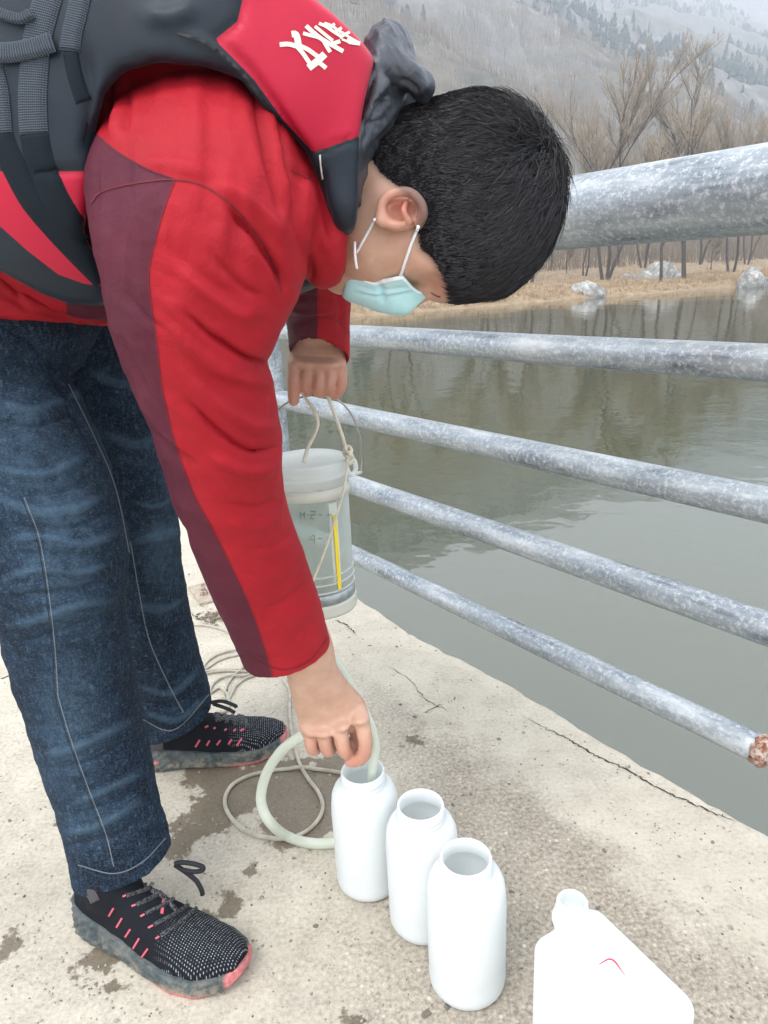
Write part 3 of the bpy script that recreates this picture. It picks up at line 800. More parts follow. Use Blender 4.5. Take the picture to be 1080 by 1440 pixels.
# ---------------------------------------------------------------- garment outlines (photo silhouettes at real distances)
SLEEVE = stations([
    (168, 225, 402, 165, .685, .066), (133, 280, 432, 232, .655, .080), (136, 350, 436, 305, .645, .084), (157, 440, 400, 392, .66, .078), (178, 515, 371, 465, .685, .072),
    (205, 580, 382, 540, .71, .068), (230, 655, 390, 615, .745, .064), (256, 730, 396, 695, .795, .061), (286, 805, 422, 768, .85, .058), (318, 875, 446, 838, .905, .056), (342, 930, 464, 900, .955, .055), (352, 965, 474, 935, .975, .055)])
TORSO = stations([
    (-190, 445, 168, 448, .93, .150), (-170, 330, 182, 410, .90, .160), (-110, 100, 250, 400, .85, .180), (40, -90, 350, 385, .815, .190), (230, -110, 420, 360, .79, .185), (400, 5, 466, 330, .775, .13), (485, 95, 488, 300, .765, .075)])
FAR_SLEEVE = stations([(300, 300, 480, 250, .93, .06), (360, 380, 486, 330, .98, .055), (394, 420, 492, 392, 1.03, .052), (402, 450, 492, 440, 1.07, .050), (406, 480, 492, 476, 1.10, .049), (407, 520, 492, 516, 1.11, .049)])
NEAR_LEG = stations([
    (-165, 340, 160, 380, .90, .13), (-165, 430, 120, 430, .88, .13), (-140, 520, 72, 500, .875, .112), (-108, 620, 120, 600, .88, .10), (-66, 720, 160, 698, .885, .092), (-26, 795, 176, 770, .90, .086), (-2, 850, 168, 826, .93, .081),
    (18, 920, 176, 900, .965, .078), (40, 1000, 188, 972, 1.0, .075), (64, 1080, 207, 1055, 1.04, .070), (90, 1155, 222, 1130, 1.07, .066), (106, 1230, 238, 1190, 1.09, .063), (116, 1285, 246, 1245, 1.10, .06)])
FAR_LEG = stations([
    (-60, 400, 180, 420, 1.02, .12), (0, 500, 205, 500, 1.07, .11), (50, 600, 228, 590, 1.12, .10), (90, 690, 244, 680, 1.17, .09), (122, 770, 250, 765, 1.23, .084), (145, 860, 262, 850, 1.30, .078), (166, 930, 277, 915, 1.36, .073), (188, 1010, 297, 985, 1.41, .066), (196, 1060, 305, 1035, 1.43, .064)])

# ---------------------------------------------------------------- jeans
lo1, hi1 = bounds(NEAR_LEG, .03); lo2, hi2 = bounds(FAR_LEG, .03)
f = Field(np.minimum(lo1, lo2), np.maximum(hi1, hi2), .0034)
f.loft(FAR_LEG); f.loft(NEAR_LEG, .012)
f.ell(P(-20, 330, .97), np.array([EX, EY, FW]), (.17, .14, .17), .05)
for ST, pl, ref in ((NEAR_LEG, (P(106, 1237, 1.09), P(239, 1193, 1.09), P(163, 1252, 1.033)), NEAR_LEG[9, :3]), (FAR_LEG, (P(194, 1024, 1.415), P(300, 988, 1.415), P(256, 1040, 1.355)), FAR_LEG[5, :3])):
    c = sum(pl) / 3; sl = near_sl(f, c, .13); cut_plane(f, sl, plane3(*pl, ref))
    inner = ST[-3:].copy(); inner[:, 3:6] *= .90; inner[:, 6] *= .88
    g = Field(f.o, f.o + f.h * (f.n - 1), f.h); g.loft(inner); s2 = near_sl(f, c, .09); f.cut(s2, -g.v[s2])
V, F = f.nets(); V = relax(V, F, 2)
S = []
S += [(6, 3.6, q) for q in [[(-10, 560), (40, 575), (95, 560), (115, 545)], [(0, 700), (50, 720), (110, 715), (155, 690)], [(-10, 655), (60, 668), (125, 640)], [(0, 815), (50, 800), (110, 805), (160, 790)],
      [(10, 880), (60, 868), (110, 850), (165, 842)], [(10, 760), (60, 752), (120, 765), (170, 745)], [(60, 1060), (110, 1050), (190, 1010)], [(90, 1170), (140, 1160), (205, 1120)], [(100, 1130), (160, 1105), (200, 1085)]]]
S += [(5, -5.0, q) for q in [[(-10, 590), (50, 600), (112, 580)], [(0, 735), (60, 745), (120, 738), (165, 715)], [(20, 690), (80, 694), (140, 668)], [(10, 780), (70, 778), (130, 785), (172, 768)], [(0, 840), (60, 835), (120, 828), (166, 815)],
      [(20, 905), (80, 890), (140, 870), (170, 862)], [(60, 1085), (130, 1070), (195, 1035)], [(90, 1190), (150, 1180), (215, 1145)], [(70, 500), (85, 545), (110, 590), (135, 640)], [(100, 1148), (160, 1130), (208, 1102)], [(0, 455), (40, 480), (62, 500)]]]
S += [(5, 3.6, q) for q in [[(120, 520), (170, 540), (215, 520)], [(150, 610), (190, 625), (232, 605)], [(175, 700), (215, 712), (246, 700)], [(185, 760), (225, 752), (250, 745)], [(190, 850), (230, 855), (262, 838)], [(190, 960), (240, 975), (280, 940)], [(205, 1000), (250, 1012), (292, 975)]]]
S += [(4.5, -4.6, q) for q in [[(110, 500), (160, 508), (205, 490)], [(140, 580), (190, 592), (225, 570)], [(165, 665), (205, 672), (240, 655)], [(185, 735), (225, 734), (248, 722)], [(190, 880), (230, 888), (266, 872)], [(190, 985), (240, 994), (286, 960)], [(200, 1020), (250, 1026), (296, 990)]]]
V, rid = sculpt(V, F, S)
N = vnormals(V, F)
w1 = fbm(V * [16, 16, 42], 4, 51, .55); qx_, qy_, _ = proj(V)
def ridged(a, b, s, o=3):
    w_ = np.stack([a, b, a * 0 + s], -1); w_ = w_ + .35 * np.stack([vnoise(w_ * .8, s), vnoise(w_ * .8, s + 1), a * 0], -1)
    r_ = 0; am = 1.0
    for k_ in range(o): r_ = r_ + am * (1 - 2 * np.abs(vnoise(w_ * 1.9 ** k_, s + k_))); am *= .5
    return r_
rg = ridged((qx_ + .25 * qy_) / 150, (qy_ - .22 * qx_) / 46, 14) * .0020 * (.45 + .55 * np.exp(-((qy_ - 700) / 190) ** 2)); V = V + N * (w1 * .0014 + rg)[:, None]; rid = rid + rg * .6
px, py, _ = proj(V)
fade = 0
for cx_, cy_, rx_, ry_, a_ in [(85, 760, 60, 150, .75), (95, 1010, 45, 120, .6), (30, 620, 60, 110, .55), (225, 770, 22, 60, .7), (120, 1150, 45, 40, .4), (235, 640, 14, 60, .5)]:
    fade = np.maximum(fade, a_ * np.exp(-((px - cx_) / rx_) ** 2 - ((py - cy_) / ry_) ** 2))
m = M('denim', rough=.9, Specular_IOR_Level=.12)
tw = m.noise(1100, 2, .6, m.map((1, 1, .22))); tw2 = m.noise(900, 2, .6, m.map((.25, .25, 1.5))); blot = m.noise(28, 5, .65); st = m.noise(240, 3, .65, m.map((1, 1, .25))); st2 = m.noise(240, 3, .65, m.map((.3, .3, 1.2)))
base = m.ramp(m.math('ADD', m.math('MULTIPLY', blot, .6), m.math('MULTIPLY', st, .4)), [(.36, (.003, .006, .014)), (.5, (.007, .015, .032)), (.64, (.015, .032, .058))])
fa = m.math('ADD', m.math('MULTIPLY', m.attr('fade'), m.rng(m.noise(70, 5, .7), .35, .65, .3, 1.0)), m.rng(m.attr('ridge'), .0010, .0035, 0, .38)); fa.node.use_clamp = True
base = m.mix(fa, base, (.065, .115, .17))
thr = m.math('MULTIPLY', m.rng(m.math('MULTIPLY', m.math('ADD', st, st2), .5), .54, .68), .42)
base = m.mix(thr, base, (.12, .175, .225))
base = m.mix(m.math('MULTIPLY', m.rng(m.math('MULTIPLY', m.math('ADD', tw, tw2), .5), .5, .62), .2), base, (.22, .29, .35))
m.set('Base Color', base); m.set('Normal', m.bump(st, .5, .0012, m.bump(tw, .6, .0006)))
jeans = mesh('jeans', V, F, m.m, person, attrs={'fade': fade, 'ridge': rid})
jb = bvh_of(V, F)
m = M('stitch_thread', rough=.8); m.set('Base Color', m.mix(m.math('GREATER_THAN', m.wave(170, m.coord.outputs['UV'], 'X'), .35), (.02, .035, .06), (.20, .23, .25)))
stitch = m.m
ribbons('stitching', jb, [[(34, 700), (52, 745), (62, 790), (72, 860), (78, 920), (82, 980)], [(82, 980), (100, 1040), (125, 1110), (148, 1170), (160, 1218)], [(110, 1216), (160, 1228), (200, 1212), (233, 1178)],
    [(96, 540), (130, 610), (160, 680), (178, 760), (190, 830), (205, 900), (232, 965), (255, 1010)], [(101, 540), (135, 608), (165, 680), (183, 760), (195, 830), (210, 900), (237, 962), (258, 1002)], [(200, 1012), (245, 1026), (296, 974)]], 1.6, stitch, jeans, lift=.0006, nl=1, step=4)
m = M('seam_dark', (.012, .02, .035), .9)
ribbons('seam', jb, [[(30, 700), (48, 745), (58, 790), (68, 860), (74, 920), (78, 980), (96, 1040), (121, 1110), (144, 1170), (157, 1218)], [(112, 1222), (160, 1235), (202, 1218), (235, 1184)], [(202, 1018), (246, 1032), (298, 980)], (3, [(165, 1226), (168, 1246)]), (3, [(178, 1224), (182, 1243)])], 1.6, m.m, jeans, lift=.0004, nl=1, step=4)

# ---------------------------------------------------------------- jacket
TJ = TORSO.copy()
lo1, hi1 = bounds(SLEEVE, .03); lo2, hi2 = bounds(TJ, .03)
f = Field(np.minimum(lo1, lo2), np.maximum(hi1, hi2), .0033)
f.loft(TJ, n=4)
f.chain([P(400, 150, .70), P(438, 250, .70), P(452, 330, .70), P(455, 375, .715)], [.03, .042, .036, .020], .02)       # chest front hanging forward
f.loft(SLEEVE, .016)
for ST, pl, ref in ((SLEEVE, (P(343, 934, .955), P(465, 905, .955), P(405, 954, .902)), SLEEVE[7, :3]),):
    c = sum(pl) / 3; sl = near_sl(f, c, .10); cut_plane(f, sl, plane3(*pl, ref), .003)
    inner = ST[-4:].copy(); inner[:, 3:6] *= .90; inner[:, 6] *= .88
    g = Field(f.o, f.o + f.h * (f.n - 1), f.h); g.loft(inner); s2 = near_sl(f, c, .055); f.cut(s2, -g.v[s2])
MK = f.v < .02; X = (np.argwhere(MK) * f.h + f.o); gx, gy, gd = proj(X); tmp = np.full(f.v.shape, -1., np.float32)
tmp[MK] = np.maximum(sd_poly(gx, gy, [(-600, 380), (0, 405), (60, 432), (120, 446), (180, 446), (225, 440), (262, 470), (262, 900), (-600, 900)]) * -1 * gd / FOC, -9)
tmp[MK] = np.where((gd > .77) , tmp[MK], -1); f.cut(f.full(), tmp, .004)
tmp[MK] = -sd_poly(gx, gy, [(395, -60), (425, 0), (490, 58), (512, 95), (492, 190), (489, 290), (484, 372), (520, 600), (1300, 600), (1300, -60)]) * gd / FOC; f.cut(f.full(), tmp, .006)
V, F = f.nets(); V = relax(V, F, 2)
S = []
neg = [(5, -10.0, [(380, 515), (345, 503), (295, 470), (250, 430)]), (5, -8.5, [(390, 628), (350, 634), (305, 605), (262, 560)]), (5, -3.5, [(394, 700), (360, 714), (320, 706)]), (5, -2.5, [(412, 748), (380, 768), (345, 772)]),
       (5, -2, [(434, 815), (400, 846), (372, 856)]), (5, -10.0, [(398, 412), (388, 375), (355, 328), (318, 290)]), (5, -5.0, [(375, 420), (340, 400), (300, 360)]), (8, -5.0, [(160, 100), (153, 150), (148, 200)]), (6, -4, [(180, 98), (180, 160), (176, 190)]),
       (5, -6.5, [(355, 120), (368, 190), (385, 260), (395, 300)]), (6, -4, [(388, 160), (402, 230), (428, 300)]), (6, -6.5, [(412, 255), (424, 320), (436, 372), (440, 400)]), (5, -3.5, [(410, 240), (440, 252)]), (7, -4, [(210, 600), (250, 640), (280, 660)]),
       (6, -3.5, [(176, 470), (190, 520), (215, 560)]), (7, -2, [(440, 880), (410, 900)]), (6, -3.0, [(170, 400), (200, 440), (240, 470)]), (9, -3, [(240, 350), (280, 390), (330, 420)]), (6, -2, [(300, 770), (330, 800), (372, 815)])]
pos = [(9, 6.5, [(388, 540), (335, 530), (285, 500), (238, 455)]), (8, 6, [(388, 600), (350, 596), (300, 560), (255, 510)]), (8, 6, [(392, 655), (345, 662), (295, 640)]), (9, 3, [(400, 725), (360, 738), (320, 732)]), (9, 2, [(425, 790), (385, 808), (350, 810)]),
       (9, 6.5, [(402, 350), (375, 305), (335, 275), (300, 262)]), (9, 5, [(370, 440), (330, 440), (280, 400), (250, 370)]), (7, 4.5, [(168, 110), (165, 160), (163, 200)]), (9, 4, [(340, 140), (352, 200), (368, 260)]), (7, 4.5, [(375, 150), (390, 220), (408, 290)]),
       (8, 5.5, [(428, 240), (446, 310), (470, 370)]), (8, 4, [(185, 545), (225, 600), (262, 640)]), (9, 2, [(445, 858), (400, 872)]), (10, 4, [(200, 230), (250, 235), (300, 250)]), (9, 3.5, [(232, 420), (270, 450), (320, 480)]), (7, 3, [(350, 350), (372, 380), (385, 410)])]
V, rid = sculpt(V, F, neg + pos)
N = vnormals(V, F); qx_, qy_, _ = proj(V)
def ridged(a, b, s, o=3):
    w_ = np.stack([a, b, a * 0 + s], -1); w_ = w_ + .35 * np.stack([vnoise(w_ * .8, s), vnoise(w_ * .8, s + 1), a * 0], -1)
    r_ = 0; am = 1.0
    for k_ in range(o): r_ = r_ + am * (1 - 2 * np.abs(vnoise(w_ * 1.9 ** k_, s + k_))); am *= .5
    return r_
ca, sa = math.cos(.62), math.sin(.62)
along, across = qx_ * ca + qy_ * sa, -qx_ * sa + qy_ * ca
lowr = CL((qy_ - 300) / 150, 0, 1)
fold = ridged(along / 260, across / 62, 5) * .0019 * lowr * CL(1.25 - (qy_ - 480) / 600, .45, 1) * CL((925 - qy_) / 90, .15, 1) + ridged(qx_ / 42, qy_ / 170, 9) * .0022 * (1 - lowr)
V = V + N * (fold + fbm(V * [14, 14, 20], 3, 61, .5) * .0012 + .0006 * fbm(V * 60, 2, 62))[:, None]
px, py, dd = proj(V)
mar = sd_poly(px, py, [(100, 150), (138, 190), (165, 213), (205, 236), (246, 252), (226, 310), (210, 378), (212, 420), (219, 468), (227, 539), (241, 604), (256, 652), (273, 696), (300, 746), (324, 793), (352, 854), (370, 905), (385, 962), (300, 990), (200, 700), (100, 500), (80, 300)])
m = M('jacket_shell', rough=.6, Specular_IOR_Level=.22)
wv = m.noise(1500, 1, .5); bl = m.noise(14, 4, .5)
red = m.ramp(bl, [(.3, (.30, .0065, .014)), (.7, (.38, .009, .019))]); ma = m.ramp(bl, [(.3, (.072, .009, .022)), (.7, (.10, .014, .030))])
jc = m.mix(m.rng(m.attr('maroon'), -.6, .6, 1, 0), red, ma)
m.set('Base Color', jc); m.set('Normal', m.bump(m.noise(38, 6, .62, dist=.8), .42, .005, m.bump(m.wave(420, m.map((1, 1, 1)), 'DIAGONAL'), .25, .0004, m.bump(wv, .4, .0005))))
SHELL = m.m
jacket = mesh('jacket', V, F, m.m, person, attrs={'maroon': CL(mar, -30, 30)})
jbv = bvh_of(V, F)
m = M('jacket_seam', (.13, .008, .016), .8)
ribbons('seam', jbv, [[(129, 286), (140, 272), (165, 263), (205, 256), (246, 253), (285, 261), (325, 288), (365, 335), (388, 378), (396, 410)], (1.3, [(140, 192), (166, 214), (206, 237), (246, 252)]),
    (1.4, [(246, 252), (226, 310), (210, 378), (212, 420), (219, 468), (227, 539), (241, 604), (256, 652), (273, 696), (300, 746), (324, 793), (352, 854), (370, 905), (384, 951)]),
    (1.1, [(346, 922), (376, 936), (405, 941), (436, 928), (461, 896)]), (1.2, [(408, 240), (440, 255)])], 1.9, m.m, jacket, lift=.0009, nl=1, step=4)

# far sleeve and hem band: the jacket goes on past the vest
lo, hi = bounds(FAR_SLEEVE, .02); f = Field(lo, hi, .0032); f.loft(FAR_SLEEVE, power=2.2)
pl = (P(406, 494, 1.10), P(492, 502, 1.10), P(449, 480, 1.052)); c = sum(pl) / 3; cut_plane(f, f.full(), plane3(*pl, FAR_SLEEVE[1, :3]), .002)
inner = FAR_SLEEVE[-3:].copy(); inner[:, 3:6] *= .90; inner[:, 6] *= .90; g = Field(f.o, f.o + f.h * (f.n - 1), f.h); g.loft(inner); f.cut(f.full(), -g.v)
V, F = f.nets(); V = relax(V, F, 2)
V, _ = sculpt(V, F, [(4, -4, [(405, 425), (430, 418), (470, 424)]), (4, 3, [(402, 436), (440, 440), (488, 432)]), (4, -3, [(404, 458), (445, 448), (490, 452)]), (3, -2, [(447, 410), (446, 440), (447, 462)]), (5, -3, [(470, 405), (478, 430), (480, 470)])])
px, py, dd = proj(V)
fs = mesh('far_sleeve', V, F, SHELL, person, attrs={'maroon': CL(px - 446, -30, 30)})
fb = bvh_of(V, F); ribbons('seam', fb, [[(446, 405), (446, 440), (447, 462)], [(407, 462), (425, 452), (450, 446), (475, 452), (491, 470)]], 1.3, m.m, fs, lift=.0004, nl=1)

# ---------------------------------------------------------------- life vest
TV = TORSO[1:].copy()
TV = stations([(-200, 340, 172, 424, .885, .185), (-135, 90, 262, 420, .835, .205), (20, -130, 360, 410, .795, .225), (215, -150, 440, 385, .77, .215), (395, -45, 492, 372, .76, .155), (505, 60, 512, 345, .755, .105), (560, 110, 520, 330, .755, .09)])
lo, hi = bounds(TV, .03); f = Field(lo, hi, .0042); f.loft(TV, power=2.4, n=4)
f.chain([P(470, 10, .70), P(500, 90, .68), P(500, 190, .665), P(492, 290, .67)], [.03, .034, .03, .026], .03)     # padded shoulder strap
MK = f.v < .03; X = (np.argwhere(MK) * f.h + f.o); gx, gy, gd = proj(X); mm = gd / FOC
s_out = sd_poly(gx, gy, [(-400, 368), (-60, 368), (0, 381), (60, 414), (100, 428), (170, 432), (200, 440), (480, 440), (488, 366), (496, 345), (503, 300), (505, 190), (511, 148), (527, 82), (502, 50), (470, 20), (430, -12), (350, -60), (200, -900), (-700, -900), (-700, 300)]) * mm
tmp = np.full(f.v.shape, -1., np.float32); tmp[MK] = s_out; f.cut(f.full(), tmp, .008)
ARM = [(118, 330), (127, 262), (134, 190), (148, 130), (176, 100), (222, 88), (290, 94), (340, 112), (372, 148), (402, 182), (430, 214), (446, 250), (452, 288), (460, 316), (474, 345), (489, 368), (492, 470), (150, 470), (158, 425), (146, 380)]
hole = sd_poly(gx, gy, ARM) * mm
depth_lim = (gd - .80)
tmp = np.full(f.v.shape, -1., np.float32); tmp[MK] = -np.maximum(hole, depth_lim); f.cut(f.full(), tmp, .014)
V, F = f.nets(); V = relax(V, F, 3)
S = [(6, -5.0, [(300, 50), (345, 90), (385, 145), (425, 205), (440, 218)]), (5, 3.5, [(250, 47), (290, 60), (335, 97), (375, 150), (415, 208)]), (4, -3.5, [(440, 216), (470, 205), (504, 192)]), (6, -4, [(340, -5), (335, 30), (300, 56)]),
     (12, -6, [(118, 60), (125, 120), (128, 180), (118, 230)]), (5, -3.5, [(45, 242), (90, 241), (128, 241)]), (14, 5, [(200, 20), (240, 25), (280, 10)]), (6, -3, [(452, 225), (454, 280), (468, 325)])]
V, _ = sculpt(V, F, S)
px, py, dd = proj(V)
red1 = sd_poly(px, py, [(346, -60), (341, 0), (334, 30), (302, 56), (330, 84), (357, 112), (397, 167), (441, 215), (470, 204), (530, 188), (560, 60), (450, -80)])
red2 = sd_poly(px, py, [(-300, 241), (128, 241), (135, 320), (150, 403), (118, 399), (82, 386), (38, 352), (0, 318), (-60, 290), (-300, 250)])
m = M('vest_neoprene', rough=.48, Specular_IOR_Level=.3, Sheen_Weight=.04, Sheen_Roughness=.4)
rd = m.math('MINIMUM', m.attr('red_a'), m.attr('red_b'))
m.set('Base Color', m.mix(m.rng(rd, -.5, .5, 1, 0), m.ramp(m.noise(9, 3), [(.3, (.007, .012, .020)), (.7, (.013, .022, .034))]), (.46, .010, .040)))
m.set('Normal', m.bump(m.noise(900, 2, .6), .35, .0005, m.bump(m.noise(16, 3, .5), .3, .006)))
vest = mesh('life_vest', V, F, m.m, person, attrs={'red_a': CL(red1, -30, 30), 'red_b': CL(red2, -30, 30)})
vb = bvh_of(V, F)
m = M('webbing', rough=.8); uvx = m.coord.outputs['UV']
wv = m.n.new('ShaderNodeTexWave'); wv.bands_direction = 'X'; wv.inputs['Scale'].default_value = 90; m.l.new(uvx, wv.inputs['Vector'])
w2 = m.n.new('ShaderNodeTexWave'); w2.bands_direction = 'Y'; w2.inputs['Scale'].default_value = 4.5; m.l.new(uvx, w2.inputs['Vector'])
pat = m.math('MULTIPLY', wv.outputs['Fac'], m.rng(w2.outputs['Fac'], 0, 1, .4, 1))
m.set('Base Color', m.ramp(pat, [(.0, (.015, .022, .032)), (.45, (.045, .060, .082)), (1, (.11, .135, .17))])); m.set('Normal', m.bump(pat, .7, .0012)); web = m.m
m2 = M('webbing_dark', (.007, .012, .019), .75, Specular_IOR_Level=.2); m2.set('Normal', m2.bump(m2.noise(700, 2), .5, .0006)); webd = m2.m
def strap(pts, w, mt, lift=.003): return ribbon('strap', vb, pts, w, mt, vest, lift=lift, nl=6, step=4, thick=.003)
strap([(48, 186), (53, 215), (62, 245), (78, 282), (102, 320), (130, 358), (152, 388)], 41, webd)
strap([(0, 186), (8, 210), (22, 238), (45, 280), (80, 322), (118, 362), (148, 392)], 36, webd)
strap([(99, 70), (102, 90), (108, 115), (118, 145)], 25, webd, .002)
strap([(115, -12), (108, 20), (101, 50), (98, 73)], 30, web, .0035)
strap([(70, -10), (60, 25), (52, 60), (48, 100), (46, 145), (48, 190)], 41, web, .0035)
strap([(-8, 95), (0, 130), (3, 160), (6, 190)], 26, web, .0035)
strap([(-5, 77), (25, 76), (55, 70), (79, 62)], 29, web, .008)
strap([(-5, 18), (15, 26), (36, 30), (52, 22)], 16, web, .008)
# lettering on the shoulder (three characters printed down the strap)
m = M('print_cream', (.80, .76, .62), .6)
z = lambda pts: [(380 + x / 7.2, 20 + y / 7.2) for x, y in pts]
L = [(9, z([(215, 205), (255, 205), (275, 260), (285, 330)])), (6.5, z([(95, 310), (180, 305), (262, 325)])), (6, z([(262, 320), (330, 400), (385, 480), (410, 510)])), (6, z([(290, 318), (380, 360), (450, 410), (480, 430)])),
     (10, z([(385, 545), (470, 480), (550, 405)])), (6, z([(490, 490), (530, 520), (562, 548)])),
     (6, z([(360, 120), (420, 175), (500, 240), (580, 290), (650, 330), (735, 378)])), (5, z([(330, 195), (400, 215), (490, 240), (545, 280)])), (5.5, z([(535, 265), (570, 330), (605, 385)])), (4.5, z([(450, 125), (500, 165), (560, 215), (630, 270)])), (5.5, z([(620, 300), (660, 290), (705, 275)])),
     (4.5, z([(490, 95), (560, 125), (640, 180), (720, 230)])), (3.5, z([(545, 92), (620, 120), (690, 170), (760, 210)])), (4, z([(575, 150), (620, 120), (650, 100)])), (4, z([(640, 190), (690, 160), (720, 140)])), (4, z([(700, 240), (760, 205), (800, 185)])),
     (5.5, z([(770, 262), (830, 290), (905, 300)])), (3, z([(760, 215), (820, 250), (880, 285)])), (3, z([(720, 255), (770, 275), (810, 300)]))]
ribbons('lettering', vb, L, 6, m.m, vest, joined=True, lift=.0007, nl=3, step=2)
m = M('piping_black', (.008, .010, .013), .55)
ribbon('piping', vb, [(250, 47), (292, 62), (337, 99), (378, 154), (416, 206)], 3.5, m.m, vest, lift=.0009, nl=2, step=4); ribbon('piping', vb, [(441, 216), (470, 206), (503, 193)], 3, m.m, vest, lift=.0009, nl=2, step=4)
m = M('zip_white', (.7, .7, .66), .5); ribbons('piping_tag', vb, [[(450, 218), (452, 236), (455, 252)]], 2.2, m.m, vest, lift=.001, nl=1)

# hem band of the jacket under the vest
HB = stations([(-195, 335, 178, 405, .895, .178), (-196, 380, 174, 432, .90, .180), (-196, 415, 168, 455, .91, .172), (-192, 432, 164, 463, .915, .160), (-180, 436, 150, 460, .915, .14)])
lo, hi = bounds(HB, .02); f = Field(lo, hi, .0036); f.loft(HB, power=2.4, n=3)
pl = (P(-190, 425, .93), P(166, 458, .93), P(60, 452, .76)); cut_plane(f, f.full(), plane3(*pl, TORSO[3, :3]), .006)
V, F = f.nets(); V = relax(V, F, 2)
V, _ = sculpt(V, F, [(4, -4, [(0, 410), (50, 438), (110, 452), (160, 450)]), (5, 4, [(0, 398), (50, 426), (105, 440), (160, 438)]), (4, -4, [(30, 395), (70, 425), (90, 445)]), (4, -4, [(110, 430), (135, 440), (160, 436)]), (5, 3, [(20, 420), (70, 446), (130, 458)]), (4, -4, [(0, 385), (20, 405), (30, 425)])])
N = vnormals(V, F); V = V + N * (fbm(V * 30, 3, 66) * .002)[:, None]
mesh('jacket_hem', V, F, SHELL, person, attrs={'maroon': np.full(len(V), 30.)})

# ---------------------------------------------------------------- hood bunched at the nape
f = Field(P(560, 200, .76) - .2, P(560, 200, .76) + .2, .0026)
HD = stations([(503, 118, 572, 124, .765, .045), (500, 128, 588, 136, .76, .075), (498, 150, 570, 168, .75, .09), (494, 200, 545, 215, .742, .088), (490, 250, 524, 258, .735, .082), (487, 300, 508, 304, .73, .07)])
f.loft(HD); f.chain([P(575, 98, .70), P(592, 118, .70), P(597, 135, .71)], [.011, .012, .007], .01)
f.chain([P(548, 92, .68), P(575, 103, .68), P(590, 120, .685)], [.012, .011, .008], .012)
V, F = f.nets(); V = relax(V, F, 1)
V, _ = sculpt(V, F, [(4, -6, [(505, 165), (515, 130), (535, 95)]), (4, 5, [(512, 170), (525, 138), (548, 104)]), (3.5, -5, [(510, 188), (535, 150), (560, 118)]), (4, 4, [(515, 205), (545, 165), (575, 125)]), (3.5, -5, [(560, 110), (578, 118), (590, 132)]), (4, -4, [(512, 250), (530, 215), (545, 185)]),
    (4, -4, [(540, 100), (552, 120), (555, 145)]), (3, -4, [(520, 150), (535, 140), (548, 142)]), (5, 3, [(520, 230), (540, 195), (562, 160)]), (3, -3.5, [(506, 210), (520, 180), (535, 165)])])
N = vnormals(V, F); hx1, hy1, _ = proj(V); V = V + N * (fbm(V * [40, 40, 70], 3, 70) * .0010 + .0013 * ridged((hx1 * .6 + hy1 * .8) / 60, (hx1 * .8 - hy1 * .6) / 17, 40))[:, None]
m = M('hood_cloth', rough=.4); m.set('Base Color', m.ramp(m.noise(20, 4), [(.3, (.034, .039, .050)), (.7, (.060, .068, .085))])); m.set('Normal', m.bump(m.noise(70, 4, .6, dist=.5), .5, .004, m.bump(m.noise(1300, 1), .3, .0004)))
mesh('hood', V, F, m.m, person)
# ---------------------------------------------------------------- head, neck, hands: the body
c_ = EX * 1.0 - EY * .10 - FW * .03; c_ /= np.linalg.norm(c_); f_ = -EX * .10 - EY * 1.0; f_ -= (f_ @ c_) * c_; f_ /= np.linalg.norm(f_)
s_ = np.cross(f_, c_); s_ = s_ if s_ @ FW < 0 else -s_
HO = P(652, 280, .765); HX = np.array([f_, s_, c_])
def hp(f, s, c): return HO + f * f_ + s * s_ + c * c_
f = Field(HO - .185, HO + .16, .0017)
f.ell(hp(.003, 0, .005), HX, (.0965, .077, .087))
f.ell(hp(.035, 0, -.045), HX, (.062, .062, .078), .025)
f.chain([hp(.088, 0, -.122), hp(.070, .022, -.112), hp(.030, .054, -.085)], [.020, .018, .018], .022); f.chain([hp(.088, 0, -.122), hp(.070, -.022, -.112), hp(.030, -.054, -.085)], [.020, .018, .018], .022)
f.chain([hp(.094, 0, -.02), hp(.112, 0, -.045), hp(.117, 0, -.058)], [.009, .010, .012], .01)           # nose
f.chain([hp(.088, -.030, -.008), hp(.096, 0, -.006), hp(.088, .030, -.008)], [.010, .009, .010], .022)      # brow
for sg in (-1, 1): f.ell(hp(.052, sg * .030, -.070), HX, (.042, .036, .048), .02); f.ell(hp(.070, sg * .020, -.088), HX, (.034, .036, .036), .02); f.ell(hp(.062, sg * .040, -.020), HX, (.034, .024, .034), .02)
for sg in (-1, 1):
    f.ell(hp(.106, sg * .030, -.024), HX, (.007, .014, .008), .010, sub=True); f.ell(hp(.086, sg * .030, -.024), HX, (.0125, .012, .012), .004)
f.chain([hp(.099, -.022, -.085), hp(.104, 0, -.084), hp(.099, .022, -.085)], [.007, .008, .007], .006)    # lips
f.chain([hp(-.015, 0, -.05), P(520, 262, .765), P(455, 225, .77)], [.060, .060, .064], .02)              # neck
head_v = f.v.copy(); head_f = f
